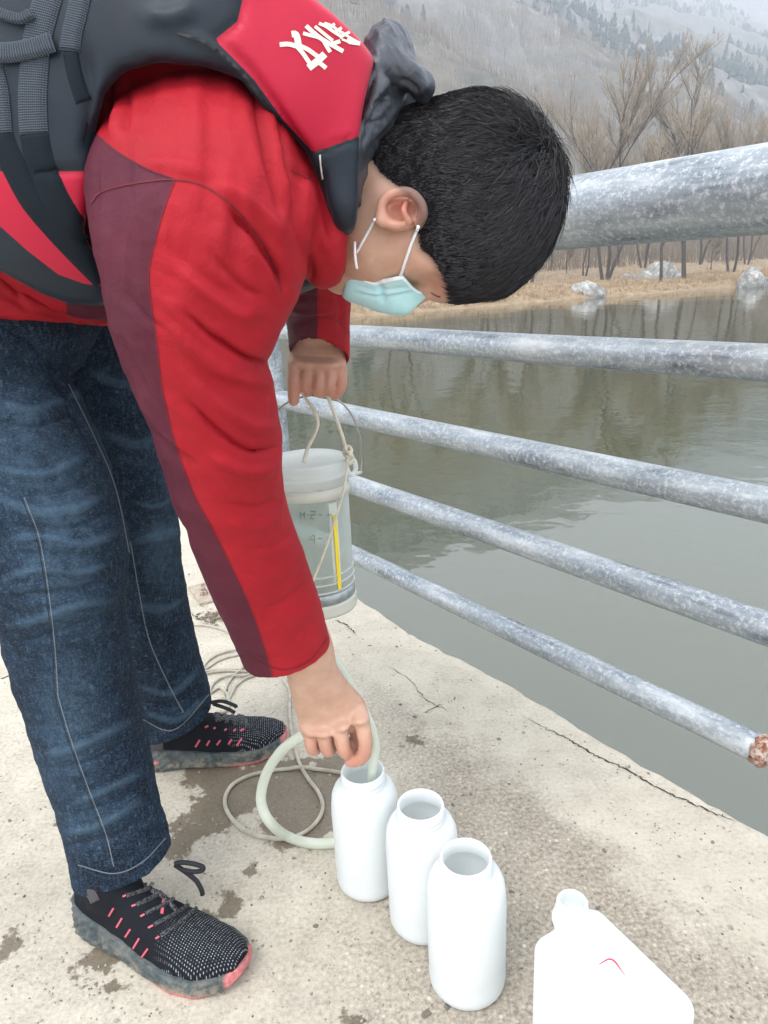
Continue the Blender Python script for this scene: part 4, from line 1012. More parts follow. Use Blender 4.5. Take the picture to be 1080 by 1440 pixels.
# ears
for sg in (1, -1):
    if sg == 1: e = lambda x, y, o: P(x, y, .692 - o)
    else: e = lambda x, y, o: HO + (P(x, y, .692 - o) - HO) - 2 * ((P(x, y, .692 - o) - HO) @ s_) * s_
    f.ell(e(565, 298, 0), np.array([c_, f_, s_]), (.021, .018, .010), .004)
    f.ell(e(562, 297, .012), np.array([c_, f_, s_]), (.012, .010, .011), .002, sub=True)
    f.ell(e(578, 296, .010), np.array([c_, f_, s_]), (.005, .009, .007), .002, sub=True)
    f.chain([e(536, 306, .006), e(538, 285, .012), e(552, 272, .017), e(574, 270, .019), e(590, 283, .018), e(595, 301, .014), e(589, 317, .006)], [.0058, .0048, .0046, .0046, .0048, .0048, .0042], .002)
    f.chain([e(571, 284, .012), e(568, 298, .012), e(576, 312, .008)], [.0028, .0032, .003], .003)
    f.ell(e(537, 310, .006), np.array([c_, f_, s_]), (.007, .007, .006), .004); f.ell(e(556, 318, .006), np.array([c_, f_, s_]), (.008, .005, .006), .004)
VH, FH = f.nets(); VH = relax(VH, FH, 1, .5)
hpx, hpy, hd = proj(VH)
rd_h = np.exp(-(((hpx - 567) / 34) ** 2 + ((hpy - 290) / 26) ** 2)) * 1.0 + .35 * np.exp(-(((hpx - 620) / 40) ** 2 + ((hpy - 400) / 30) ** 2))
# near hand: wrist to pinched fingertips
DH = .055
P0 = P
P = lambda x, y, d: P0(x, y, d + DH)
NH = stations([(372, 860, 440, 832, .880, .026), (398, 925, 464, 893, .915, .027), (407, 962, 472, 932, .945, .025), (412, 990, 494, 968, .970, .022), (419, 1016, 514, 990, .985, .019), (425, 1036, 519, 1010, .992, .014)])
f = Field(P(455, 990, .98) - .155, P(455, 990, .98) + .155, .0014)
f.loft(NH, power=2.3)
def fin(f, pts, rad, k=.003):
    f.chain([P(*p) for p in pts], rad, k, n=5)
fin(f, [(437, 1020, .985), (437, 1042, .986), (440, 1054, .998), (446, 1052, 1.012), (450, 1040, 1.018)], [.0095, .0098, .0092, .0084, .0075])
fin(f, [(456, 1020, .982), (457, 1042, .980), (461, 1055, .993), (467, 1052, 1.010), (470, 1040, 1.018)], [.0102, .0103, .0098, .009, .008])
fin(f, [(480, 1012, .978), (480, 1038, .974), (485, 1057, .984), (492, 1056, 1.004), (494, 1044, 1.014)], [.0108, .0110, .0102, .0094, .0085])
fin(f, [(505, 1000, .978), (511, 1025, .972), (514, 1048, .975), (509, 1064, .984), (499, 1070, .992), (492, 1071, .996)], [.0110, .0112, .0102, .0096, .0090, .0080])
fin(f, [(470, 975, .995), (492, 1010, 1.010), (508, 1042, 1.012), (513, 1058, 1.006), (507, 1069, 1.000)], [.014, .0125, .011, .0102, .0085])
for a, b in (((447, 1030), (450, 1060)), ((468, 1030), (473, 1060)), ((494, 1026), (499, 1062))):
    f.chain([P(a[0], a[1], .966), P((a[0] + b[0]) / 2, (a[1] + b[1]) / 2, .969), P(b[0], b[1], .975)], [.0012, .0026, .003], .004, sub=True)
for x, y, d in ((438, 1030, .972), (459, 1030, .968), (483, 1022, .962), (508, 1012, .962)): f.ell(P(x, y, d), np.eye(3), (.0080, .0080, .0045), .012)
P = P0
VN, FN = f.nets(); VN = relax(VN, FN, 1, .5)
# far hand gripping the bail
FHD = stations([(414, 405, 480, 400, 1.06, .026), (414, 450, 482, 450, 1.095, .024), (410, 480, 484, 482, 1.115, .022), (406, 505, 484, 508, 1.113, .019), (406, 520, 484, 525, 1.116, .015)])
f = Field(P(445, 500, 1.11) - .13, P(445, 500, 1.11) + .13, .0015); f.loft(FHD, power=2.3)
fin(f, [(416, 505, 1.112), (414, 530, 1.108), (413, 550, 1.112), (413, 563, 1.120)], [.0110, .0108, .0098, .0088])
fin(f, [(433, 510, 1.112), (431, 532, 1.106), (431, 546, 1.118), (435, 548, 1.138), (438, 538, 1.148)], [.0112, .0110, .0102, .009, .008])
fin(f, [(450, 512, 1.112), (448, 536, 1.105), (449, 550, 1.117), (453, 550, 1.138), (455, 540, 1.148)], [.0112, .0110, .0102, .009, .008])
fin(f, [(466, 512, 1.113), (463, 536, 1.106), (463, 550, 1.118), (467, 550, 1.138), (468, 540, 1.148)], [.0108, .0104, .0098, .009, .008])
fin(f, [(476, 500, 1.120), (479, 522, 1.118), (479, 542, 1.120), (472, 554, 1.130), (464, 554, 1.142)], [.0108, .0102, .0095, .009, .0082])
for a, b in (((424, 515), (421, 548)), ((441, 517), (439, 552)), ((458, 517), (456, 552))):
    f.chain([P(a[0], a[1], 1.094), P((a[0] + b[0]) / 2, (a[1] + b[1]) / 2, 1.094), P(b[0], b[1], 1.098)], [.001, .0026, .003], .004, sub=True)
for x, y, d in ((417, 510, 1.100), (434, 512, 1.098), (451, 513, 1.098), (467, 514, 1.100)): f.ell(P(x, y, d), np.eye(3), (.0085, .0085, .0055), .010)
VF, FF_ = f.nets(); VF = relax(VF, FF_, 1, .5)
# trunk and limbs under the clothes
st = TORSO.copy(); st[:, 3:6] *= .55; st[:, 6] *= .60
lo, hi = bounds(st, .05); f = Field(lo - [0, 0, 1.0], hi + [.15, .3, .02], .009)
f.loft(st); f.chain([TORSO[5, :3], P(500, 250, .765), P(520, 262, .765)], [.055, .055, .055], .03)
f.chain([TORSO[4, :3]] + [s[:3] for s in SLEEVE[1:10]], [.06] + [.045] * 4 + [.034] * 5, .03); f.chain([TORSO[4, :3]] + [s[:3] for s in FAR_SLEEVE[:4]], [.05, .038, .034, .030, .024], .03)
f.chain([TORSO[0, :3]] + [s[:3] for s in NEAR_LEG[2:12]], [.06, .06, .06, .06, .055, .05, .05, .045, .04, .036, .034], .03); f.chain([TORSO[0, :3]] + [s[:3] for s in FAR_LEG[1:8]], [.06, .06, .06, .055, .055, .05, .045, .036], .03)
VB, FB = f.nets()
o = 0; VV, FF2, rr = [], [], []
n_h, n_n, n_f = len(VH), len(VN), len(VF)
px_, py_, _ = proj(VN); red_n = CL((py_ - 1020) / 50, 0, 1) * .55
px_, py_, _ = proj(VF); red_f = CL((py_ - 500) / 50, 0, 1) * .45 + .15
for V, F, q in ((VH, FH, rd_h), (VN, FN, red_n), (VF, FF_, red_f), (VB, FB, np.zeros(len(VB)))):
    VV.append(V); FF2.append(F + o); rr.append(q); o += len(V)
m = M('skin', rough=.5, Subsurface_Weight=.12, Subsurface_Scale=.006)
m.b.inputs['Subsurface Radius'].default_value = (1.0, .35, .2)
base = m.ramp(m.noise(30, 5, .6), [(.3, (.46, .265, .18)), (.7, (.58, .37, .275))])
base = m.mix(m.attr('red'), base, (.50, .185, .13)); base = m.mix(m.math('MULTIPLY', m.attr('stubble'), m.rng(m.noise(1500, 2), .3, .6, .7, 1)), base, (.035, .028, .026)); m.set('Base Color', base)
m.set('Normal', m.bump(m.noise(420, 4, .65), .25, .0008, m.bump(m.noise(90, 4, .6), .2, .0015)))
HL0 = [(526, 224), (540, 244), (562, 262), (584, 278), (594, 300), (588, 322), (594, 348), (612, 366), (626, 388), (640, 424), (690, 520), (900, 500), (900, 0), (480, 0), (510, 205)]
sd0 = sd_poly(hpx, hpy, HL0); stb = CL(1 - (sd0 - 1) / 13, 0, 1) ** 1.5 * .8 * (hpx > 500)
stb = np.where(rd_h > .85, 0, stb)
body = mesh('body', np.vstack(VV), np.vstack(FF2), m.m, person, attrs={'red': np.concatenate(rr), 'stubble': np.concatenate([stb, np.zeros(o - len(stb))])})
hb_ = bvh_of(VH, FH)
# fingernail and skin folds
# ring glinting on the far hand
# ---------------------------------------------------------------- face mask
f = Field(HO - .185, HO + .16, .0019)
f.ell(hp(.048, 0, -.062), HX, (.068, .066, .066)); f.chain([hp(.094, 0, -.045), hp(.118, 0, -.055), hp(.100, 0, -.105)], [.014, .013, .022], .02)
X = f.pts(f.full()); gx, gy, gd = proj(X)
reg = sd_poly(gx, gy, [(499, 372), (487, 392), (480, 420), (505, 450), (560, 455), (600, 418), (592, 410), (582, 404), (567, 387), (545, 391), (524, 396), (508, 388)]) * gd / FOC
f.cut(f.full(), reg.astype(np.float32), .0)
V, F = f.nets(); V = relax(V, F, 2)
V, _ = sculpt(V, F, [(2.5, -1.8, [(500, 402), (530, 408), (580, 404)]), (2.5, -1.8, [(500, 412), (535, 418), (585, 410)]), (2.5, 1.5, [(500, 407), (535, 413), (580, 407)]), (5, -3, [(530, 395), (536, 410), (540, 428)])])
m = M('mask_cloth', rough=.8, Subsurface_Weight=.1, Subsurface_Scale=.005); m.set('Base Color', m.ramp(m.noise(24, 3), [(.3, (.38, .66, .69)), (.7, (.52, .76, .78))])); m.set('Normal', m.bump(m.noise(500, 2), .3, .0006))
mask = mesh('face_mask', V, F, m.m, person); mb = bvh_of(V, F)
m = M('mask_edge', (.82, .84, .86), .7)
ribbons('edge_binding', mb, [[(501, 374), (509, 390), (525, 398), (546, 394), (567, 390)], [(567, 390), (582, 406), (594, 412)]], 4.0, m.m, mask, lift=.0008, nl=2, step=2)
def on_head(pts, lift=.0012):
    o = []
    for x, y in smooth_line(pts, 6):
        l, n = hit_px(hb_, x, y)
        if l is not None: o.append(l + n * lift)
    return o
V1, F1 = tube_geo(on_head([(528, 309), (519, 325), (510, 341), (502, 355)]), .0014, 8); V2, F2 = tube_geo(np.array(on_head([(589, 317), (583, 332), (576, 350), (569, 370), (562, 390)])), .0016, 8)
V3, F3 = tube_geo(np.array([P(499, 340, .700), P(499, 356, .700), P(500, 366, .702), P(502, 378, .703)]), .0013, 8)
mesh('ear_loop', V1, F1, m.m, mask); mesh('ear_loop', V2, F2, m.m, mask); mesh('ear_loop', V3, F3, m.m, mask)

# ---------------------------------------------------------------- hair
HC = hp(-.002, 0, .012); RA = np.array([.1035, .0815, .095])
HL = [(526, 224), (540, 244), (562, 262), (584, 278), (594, 300), (588, 322), (594, 348), (612, 366), (626, 388), (640, 424), (690, 520), (900, 500), (900, 0), (480, 0), (510, 205)]
f = Field(head_f.o, head_f.o + head_f.h * (head_f.n - 1), head_f.h); MK = (head_v < .02) & (head_v > -.02)
X = np.argwhere(MK) * f.h + f.o; gx, gy, gd = proj(X); e_ = -sd_poly(gx, gy, HL)
f.v = np.where(head_v < 0, -1.0, 1.0).astype(np.float32); f.v[MK] = np.maximum(head_v[MK] - (.0012 + .0085 * CL(e_ / 75, 0, 1) ** .6), (-e_ * gd / FOC)).astype(np.float32)
f.v[:, :, :][(head_v <= -.02)] = -1
XI = np.argwhere(head_v <= -.02) * f.h + f.o; ix, iy, idp = proj(XI); f.v[head_v <= -.02] = np.where(sd_poly(ix, iy, HL) < 0, -1, 1)
V, F = f.nets(); V = relax(V, F, 3)
m = M('scalp_hair', (.006, .0055, .007), .85, Specular_IOR_Level=.1)
m.set('Normal', m.bump(m.noise(220, 4, .7, m.map((1, 1, 1))), .8, .003))
N = vnormals(V, F); hx_, hy_, hdd = proj(V); V = V + N * (.0007 * fbm(V * 90, 3, 5))[:, None]
hair = mesh('hair', V, F, m.m, person)
# strands
r = np.random.default_rng(21); n = 52000
tri = np.stack([V[F[:, 0]], V[F[:, 1]], V[F[:, 2]]], 1); area = np.linalg.norm(np.cross(tri[:, 1] - tri[:, 0], tri[:, 2] - tri[:, 0]), axis=1)
fi = r.choice(len(F), n, p=area / area.sum()); a, b = r.random((2, n)); root = V[F[fi, 0]] * (1 - a)[:, None] * (1 - b)[:, None] + V[F[fi, 1]] * (a * (1 - b))[:, None] + V[F[fi, 2]] * (a * b)[:, None] + V[F[fi, 3]] * ((1 - a) * b)[:, None]
loc = lambda p: ((p - HC) @ HX.T) / RA
rx, ry, rdp = proj(root); edge = -sd_poly(rx, ry, HL)
Lh = .009 + .018 * CL(edge / 110, 0, 1) + .006 * CL((rx - 620) / 120, 0, 1); Lh *= r.uniform(.55, 1.25, n); Lh += .012 * CL(1 - np.hypot((rx - 765) / 70, (ry - 180) / 60), 0, 1) * r.uniform(0, 1.2, n)
wh = (P(790, 200, .72)); wv_ = loc(wh[None])[0]; wv_ /= np.linalg.norm(wv_)
q = loc(root); q0 = q / np.linalg.norm(q, axis=1, keepdims=True)
D = q0 - (q0 @ wv_)[:, None] * 0 - wv_; sw = np.cross(q0, D) * .35
D = D + sw + np.stack([fbm(root * 26, 3, 31), fbm(root * 26, 3, 32), fbm(root * 26, 3, 33)], 1) * .5 + r.normal(0, .30, (n, 3)) * (.4 + .6 * CL(edge / 90, 0, 1))[:, None]
fr = CL(1 - np.hypot((rx - 672) / 55, (ry - 425) / 40), 0, 1) * (r.random(n) < .6); D = D * (1 - fr)[:, None] + fr[:, None] * (np.array([1.3, 0, -.75]) + r.normal(0, .25, (n, 3))); Lh = Lh + .016 * fr * r.uniform(.2, 1.2, n)
D = D - (D * q0).sum(1)[:, None] * q0; D /= np.linalg.norm(D, axis=1, keepdims=True) + 1e-6
lift = (.16 + .42 * CL(1 - np.linalg.norm(q0 - wv_, axis=1) / 1.1, 0, 1)) * r.uniform(.5, 1.3, n) * (.35 + .65 * CL(edge / 70, 0, 1))
Dw = D @ HX; Dw /= np.linalg.norm(Dw, axis=1, keepdims=True); Nw = N[F[fi, 0]]; Dw = Dw - (Dw * Nw).sum(1)[:, None] * Nw; Dw /= np.linalg.norm(Dw, axis=1, keepdims=True) + 1e-9
K = 5; pts = [root - Nw * .001]; p = root.copy(); d = Dw * 1.0 + Nw * lift[:, None]
for k in range(K):
    d /= np.linalg.norm(d, axis=1, keepdims=True); p = p + d * (Lh / K)[:, None]; pts.append(p)
    qq = loc(p); qn = qq / np.linalg.norm(qq, axis=1, keepdims=True); nw = Nw * (1 - k * .1) + ((qn / RA) @ HX) * .012 * k; nw /= np.linalg.norm(nw, axis=1, keepdims=True)
    d = d - nw * (.16 + .10 * r.random(n))[:, None] + r.normal(0, .05, (n, 3)) - np.array([0, 0, .05])
pts = np.array(pts)                                                    # K+1, n, 3
wd = .00036 * r.uniform(.7, 1.4, n); W = []
for k in range(K + 1):
    t = pts[min(k + 1, K)] - pts[max(k - 1, 0)]; s = np.cross(t, CAM - pts[k] + r.normal(0, .3, (n, 3))); s /= np.linalg.norm(s, axis=1, keepdims=True) + 1e-9
    w_ = wd * (1 - (k / K) ** 1.5 * .85); W.append(pts[k] - s * w_[:, None]); W.append(pts[k] + s * w_[:, None])
W = np.array(W).transpose(1, 0, 2).reshape(-1, 3)
base = np.arange(n)[:, None] * (2 * (K + 1))
F = np.concatenate([base + np.array([2 * k, 2 * k + 1, 2 * k + 3, 2 * k + 2]) for k in range(K)])
m = M('hair_strand', (.013, .011, .014), .42, Specular_IOR_Level=.35)
m.set('Base Color', m.ramp(m.noise(300, 1), [(.3, (.004, .004, .005)), (.7, (.014, .012, .016))]))
hs_ = mesh('strands', W, F, m.m, hair); hs_['kind'] = 'stuff'
m = M('lash', (.012, .010, .010), .7)
ribbons('lashes', hb_, [[(606, 411), (613, 415), (620, 417)]], 1.3, m.m, hair, lift=.001, nl=1, step=2)

# ---------------------------------------------------------------- shoes
LS = .305
def shoe(heel, toe, mirror):
    u = toe - heel; u[2] = 0; u /= np.linalg.norm(u); v = np.array([-u[1], u[0], 0]) * mirror; Z = np.array([0, 0, 1.0])
    W_ = lambda p: heel + p[..., 0:1] * u + p[..., 1:2] * v + p[..., 2:3] * Z
    tx = np.array([0, .02, .06, .12, .35, .5, .7, .82, .92, .97, 1.0]) * LS
    wT = np.array([.010, .024, .033, .0365, .036, .042, .0515, .049, .036, .024, .006]); yc = np.array([0, 0, 0, 0, -.002, -.002, .002, .006, .010, .011, .011])
    zb = np.array([.024, .016, .008, .003, .004, .002, 0, .001, .008, .015, .024]); zt = np.array([.064, .064, .060, .055, .043, .036, .031, .030, .033, .036, .039])
    def fld(h): return Field((-.02, -.075, -.01), (LS + .02, .075, .17), h)
    g = fld(.0019); X = g.pts(g.full()); x, y, z = X[..., 0], X[..., 1], X[..., 2]
    I = lambda t: np.interp(x, tx, t)
    grow = .0035 * np.exp(-((z - .02) / .02) ** 2)
    d = np.maximum(np.maximum(np.abs(y - I(yc)) - I(wT) - grow, I(zb) - z), z - I(zt)); d = np.maximum(d, np.maximum(-x, x - LS)); g.v = (d.astype(np.float32))
    Vs, Fs = g.nets(); Vs = relax(Vs, Fs, 5); nv = vnormals(Vs, Fs)
    rip = np.sin((Vs[:, 0] * 1.2 - Vs[:, 2] * 1.6) * 260 + 2 * vnoise(Vs * 60, 3)) * CL(1 - Vs[:, 0] / .16, 0, 1) * .0011 + .0006 * fbm(Vs * 120, 3, 8)
    Vs = Vs + nv * rip[:, None] * (np.abs(nv[:, 2]) < .6)[:, None]
    hT = np.array([.080, .084, .092, .104, .110, .100, .076, .066, .058, .050, .040]); wu = wT * .93 - .001
    g = fld(.0019); x, y, z = X[..., 0], X[..., 1], X[..., 2]
    z0 = .024; hh = np.maximum(I(hT) - z0, .004); ww = np.maximum(I(wu), .002) * (1 - .0 * x)
    pw = 2.3; l = (np.abs((y - I(yc)) / ww) ** pw + np.abs(np.maximum(z - z0, 0) / hh) ** pw) ** (1 / pw)
    d = (l - 1) * np.minimum(ww, hh); d = np.maximum(d, .018 - z); d = np.maximum(d, np.maximum(.006 - x, x - LS + .006)); g.v = d.astype(np.float32)
    g.chain([(.075, 0, .100), (.078, 0, .15)], [.038, .036], .02, smooth=False)
    Vu, Fu = g.nets(); Vu = relax(Vu, Fu, 3); nv = vnormals(Vu, Fu); Vu = Vu + nv * (.0008 * fbm(Vu * 50, 3, 4))[:, None]
    return W_(Vu), Fu, Vu, W_(Vs), Fs, Vs
m = M('shoe_knit', rough=.85, Specular_IOR_Level=.15)
kx, kt = m.attr('sx'), m.attr('sy')
gx_ = m.math('ABSOLUTE', m.math('SUBTRACT', m.math('FRACT', m.math('MULTIPLY', kx, 260)), .5)); gy_ = m.math('ABSOLUTE', m.math('SUBTRACT', m.math('FRACT', m.math('MULTIPLY', kt, 330)), .5))
dot = m.math('MULTIPLY', m.math('LESS_THAN', gx_, .16), m.math('LESS_THAN', gy_, .2)); toe_zone = m.rng(m.math('ADD', kx, m.math('MULTIPLY', m.noise(60, 3), .02)), .195, .225)
dots = m.math('MULTIPLY', m.math('MULTIPLY', dot, toe_zone), m.rng(m.noise(180, 2, .6), .35, .6, .15, 1))
rib = m.wave(190, m.map((1, 1, 1)), 'Z')
cc_ = m.mix(m.math('MULTIPLY', m.noise(700, 2), .5), (.006, .007, .010), (.022, .024, .032)); m.set('Base Color', m.mix(m.math('MULTIPLY', dots, .75), cc_, (.50, .54, .58))); m.set('Normal', m.bump(m.noise(900, 2, .6), .6, .0008))
knit = m.m
m = M('shoe_sole', rough=.75)
sc_ = m.ramp(m.noise(70, 5, .7), [(.3, (.025, .034, .037)), (.5, (.058, .075, .079)), (.7, (.12, .14, .14))])
mud = m.math('MULTIPLY', m.rng(m.noise(45, 5, .7), .46, .6), m.rng(m.attr('sz'), .036, .004, .15, .95)); sc_ = m.mix(mud, sc_, (.30, .26, .2))
pink = m.math('MAXIMUM', m.rng(m.attr('sz'), .0095, .0065), m.math('MULTIPLY', m.rng(m.attr('sx'), .288, .293), m.rng(m.attr('sz'), .040, .036)))
pink = m.math('MULTIPLY', pink, m.math('MAXIMUM', m.rng(m.attr('sx'), .17, .2), 0)); pink = m.math('MAXIMUM', pink, m.attr('patch'))
m.set('Base Color', m.mix(pink, sc_, m.ramp(m.noise(110, 4, .7), [(.35, (.34, .10, .10)), (.6, (.60, .20, .20))]))); m.set('Normal', m.bump(m.noise(160, 4, .7), .5, .0015))
solem = m.m
m = M('shoe_lace', rough=.8); uvx = m.coord.outputs['UV']
wv = m.n.new('ShaderNodeTexWave'); wv.bands_direction = 'DIAGONAL'; wv.inputs['Scale'].default_value = 60; m.l.new(uvx, wv.inputs['Vector'])
m.set('Base Color', m.mix(m.math('MULTIPLY', m.math('GREATER_THAN', wv.outputs['Fac'], .8), m.rng(m.noise(400, 2), .45, .5)), (.012, .013, .017), (.5, .52, .54))); m.set('Normal', m.bump(wv.outputs['Fac'], .8, .001)); lace_m = m.m
m = M('shoe_stripe', (.55, .09, .13), .5); stripe_m = m.m
m = M('shoe_rubber', (.055, .052, .056), .6); rub_m = m.m
def make_shoe(heel, toe, mirror, laces, bows, stripes, label, extra, patch):
    Vu, Fu, lu, Vs, Fs, ls = shoe(heel, toe, mirror)
    o = mesh('shoe', Vu, Fu, knit, person, attrs={'sx': lu[:, 0], 'sy': lu[:, 1]}); o['label'] = label
    sx_, sy_, _ = proj(Vs); pt = CL(.5 - sd_poly(sx_, sy_, patch), 0, 1)
    mesh('sole', Vs, Fs, solem, o, attrs={'sx': ls[:, 0], 'sz': ls[:, 2], 'patch': pt})
    b = bvh_of(Vu, Fu)
    for i, l in enumerate(laces): ribbon('lace', b, l, 6.0, lace_m, o, lift=.0042, nl=4, step=1.5, thick=.0032)
    for l in bows:
        V, F = tube_geo(smooth_line([P(*q) for q in l], 6), .0036, 8); mesh('lace', V, F, lace_m, o)
    for l in stripes:
        w = 2.6
        if isinstance(l, tuple): w, l = l
        ribbon('stripe', b, l, w, stripe_m, o, lift=.0010, nl=1, step=2)
    for l in extra: ribbon('heel_guard', b, l[1], l[0], rub_m, o, lift=.0025, nl=4, step=2, thick=.002)
z = lambda pts: [(90 + x / 3.857, 1190 + y / 3.857) for x, y in pts]
h0, t0 = G(122, 1288), G(305, 1372); t0 = h0 + (t0 - h0) / np.linalg.norm(t0 - h0) * LS
lg = lambda pts, d: [(x, y, d) for x, y in z(pts)]
make_shoe(h0, t0, 1, [z(q) for q in [[(430, 215), (510, 165), (590, 95)], [(340, 268), (450, 235), (560, 190), (620, 115)], [(395, 318), (500, 268), (600, 205), (665, 150)], [(445, 365), (560, 308), (640, 250), (715, 205)], [(490, 425), (600, 368), (690, 310), (745, 265)], [(525, 485), (630, 415), (710, 345), (768, 290)],
    [(560, 180), (600, 230), (660, 300)], [(470, 240), (540, 280), (610, 350)], [(590, 110), (660, 170), (720, 240), (760, 290)]]],
    [lg([(600, 95), (640, 88), (700, 95), (752, 112), (748, 132), (700, 138), (640, 128)], 1.085), lg([(600, 100), (660, 140), (715, 185), (745, 235), (752, 265)], 1.09)],
    [z(q) for q in [[(243, 378), (270, 333)], [(286, 440), (317, 388)], [(333, 492), (362, 448)], [(376, 554), (410, 497)], [(416, 609), (457, 553)], [(318, 272), (336, 264)], [(368, 325), (390, 317)], [(416, 380), (438, 368)], [(458, 442), (484, 428)], [(498, 500), (518, 488)]]] + [(4.2, z([(530, 368), (538, 300), (546, 240)]))],
    'black knit running shoe on the foot nearer the camera', [(14, z([(120, 235), (150, 262), (170, 300)]))], z([(80, 250), (110, 262), (118, 300), (95, 315), (80, 290)]))
z = lambda pts: [(180 + x / 4.32, 960 + y / 4.32) for x, y in pts]
h1, t1 = G(200, 1075), G(380, 1052); t1 = h1 + (t1 - h1) / np.linalg.norm(t1 - h1) * LS
make_shoe(h1, t1, 1, [z(q) for q in [[(505, 120), (535, 170), (560, 235)], [(545, 122), (580, 180), (602, 248)], [(590, 135), (630, 195), (650, 258)], [(625, 150), (675, 200), (695, 262)], [(665, 180), (705, 220), (724, 268)], [(520, 200), (600, 170), (680, 190)], [(530, 230), (600, 215), (700, 230)]]],
    [lg2 for lg2 in [[(296, 988, 1.39), (312, 986, 1.38), (330, 992, 1.375), (332, 995, 1.375)], [(300, 990, 1.39), (318, 996, 1.38), (330, 1002, 1.375)]]],
    [z(q) for q in [[(410, 390), (437, 346)], [(478, 382), (497, 350)], [(540, 378), (562, 348)], [(610, 375), (630, 342)], [(660, 384), (690, 338)], [(468, 272), (488, 262)], [(520, 280), (532, 272)], [(585, 290), (600, 280)], [(640, 295), (655, 282)], [(680, 292), (705, 282)]]],
    'black knit running shoe on the far foot, wet concrete beside it', [(16, z([(60, 370), (130, 385), (215, 385)]))], z([(85, 492), (190, 480), (185, 498), (100, 516)]))
# ================================================================== BOTTLES, CAN, SAMPLER, HOSE, ROPE
def translucent_mat(name, col, tr, rough=.35, clear=0.0, bumpy=0):
    m = M(name, col, rough); t = m.n.new('ShaderNodeBsdfTranslucent'); t.inputs[0].default_value = (*col, 1)
    mx = m.n.new('ShaderNodeMixShader'); mx.inputs[0].default_value = tr; out = m.n['Material Output']
    m.l.new(m.b.outputs[0], mx.inputs[1]); m.l.new(t.outputs[0], mx.inputs[2]); last = mx.outputs[0]
    if clear:
        tp = m.n.new('ShaderNodeBsdfTransparent'); tp.inputs[0].default_value = (.93, .96, .94, 1); m2 = m.n.new('ShaderNodeMixShader')
        lw = m.n.new('ShaderNodeLayerWeight'); lw.inputs[0].default_value = .35
        f = m.rng(lw.outputs['Facing'], 0, 1, clear, clear * .35); m.l.new(f, m2.inputs[0]); m.l.new(last, m2.inputs[1]); m.l.new(tp.outputs[0], m2.inputs[2]); last = m2.outputs[0]
    m.l.new(last, out.inputs['Surface'])
    if bumpy: m.set('Normal', m.bump(m.noise(60, 3), .15, .002))
    return m
hdpe = translucent_mat('white_polyethylene', (.90, .925, .925), .42, .5, 0, 1).m
def bottle(x, y, label, hgt=.218, rad=.0535):
    g = G(x, y); h, r = hgt, rad
    prof = [(.0, .004), (r - .012, .002), (r - .004, .0035), (r - .0008, .009), (r, .016), (r, .030), (r - .0004, .034), (r, .038), (r, .100), (r + .0004, .140), (r - .0005, .158), (r - .0022, .174), (r - .006, .184), (r - .012, .191), (r - .0170, .1935), (r - .0180, .196), (r - .0172, .1975), (r - .0190, .199),
            (r - .0192, .204), (r - .0178, .2055), (r - .0192, .207), (r - .0193, h - .003), (r - .0200, h - .0008), (r - .0212, h), (r - .0224, h - .0008), (r - .0228, h - .004), (r - .0225, .196), (r - .0165, .188), (r - .006, .177), (r - .0026, .165), (r - .0026, .02), (r - .008, .008), (0.0, .007)]
    t = empty('bottle', tuple(g)); tag(t, label, 'bottle', 'white wide-mouthed sampling bottles on the deck')
    V, F = lathe_geo(prof, g, 72); mesh('shell', V, F, hdpe, t)
    V, F = lathe_geo([(0, .062), (r - .0030, .062), (r - .0030, .0615), (0, .012)], g, 48)
    w = M('sample_water', (.86, .90, .90), .2).m if 'sample_water' not in bpy.data.materials else bpy.data.materials['sample_water']
    mesh('water', V, F, w, t)
bottle(520, 1236, 'white plastic bottle under the filling hand, farthest of the three round bottles')
bottle(597, 1292, 'middle one of the three round white bottles, open and standing between the other two')
bottle(657, 1376, 'white round bottle nearest the camera among the three, next to the flat can')

# flat can with its narrow neck
B0, D0, A0 = G(842, 1272, .19), G(978, 1402, .19), G(755, 1312, .19)
ul = (D0 - B0); ul[2] = 0; ul /= np.linalg.norm(ul); us = (A0 - B0); us -= (us @ ul) * ul; us[2] = 0; us /= np.linalg.norm(us)
cc = B0 + ul * .070 + us * .052; cc[2] = 0; cw = np.array([0, 0, 1.0])
f = Field(cc - [.13, .13, .01], cc + [.13, .13, .25], .0017); X = f.pts(f.full()) - cc
x, y, z_ = X @ ul, X @ us, X[..., 2]
hx2, hy2, hz2, rr_ = .080, .0540, .096, .020
qx, qy, qz = np.abs(x) - hx2 + rr_, np.abs(y) - hy2 + rr_, np.abs(z_ - hz2) - hz2 + rr_
f.v = (np.sqrt(np.maximum(qx, 0) ** 2 + np.maximum(qy, 0) ** 2 + np.maximum(qz, 0) ** 2) + np.minimum(np.maximum(np.maximum(qx, qy), qz), 0) - rr_).astype(np.float32)
nk = G(805, 1264, .214); nk0 = np.array([nk[0], nk[1], .184])
f.chain([nk0, nk0 + [0, 0, .012]], [.024, .0205], .006, smooth=False)
f.chain([nk0 + [0, 0, .006], nk0 + [0, 0, .022]], [.0178, .0178], .003, smooth=False); 
sl = f.box(nk0 + [-.03, -.03, .027], nk0 + [.03, .03, .06]); f.cut(sl, (f.pts(sl)[..., 2] - (nk0[2] + .029)).astype(np.float32))
f.chain([nk0 + [0, 0, .012], nk0 + [0, 0, .05]], [.0148, .0148], .0, sub=True, smooth=False)
f.ell(cc + ul * .012 + [0, 0, .206], np.array([ul, us, cw]), (.048, .010, .010), .008, sub=True)
for sg in (-1, 1): f.ell(cc + us * sg * .073 + [0, 0, .095], np.array([ul, us, cw]), (.055, .020, .065), .01, sub=True)
V, F = f.nets(); V = relax(V, F, 2)
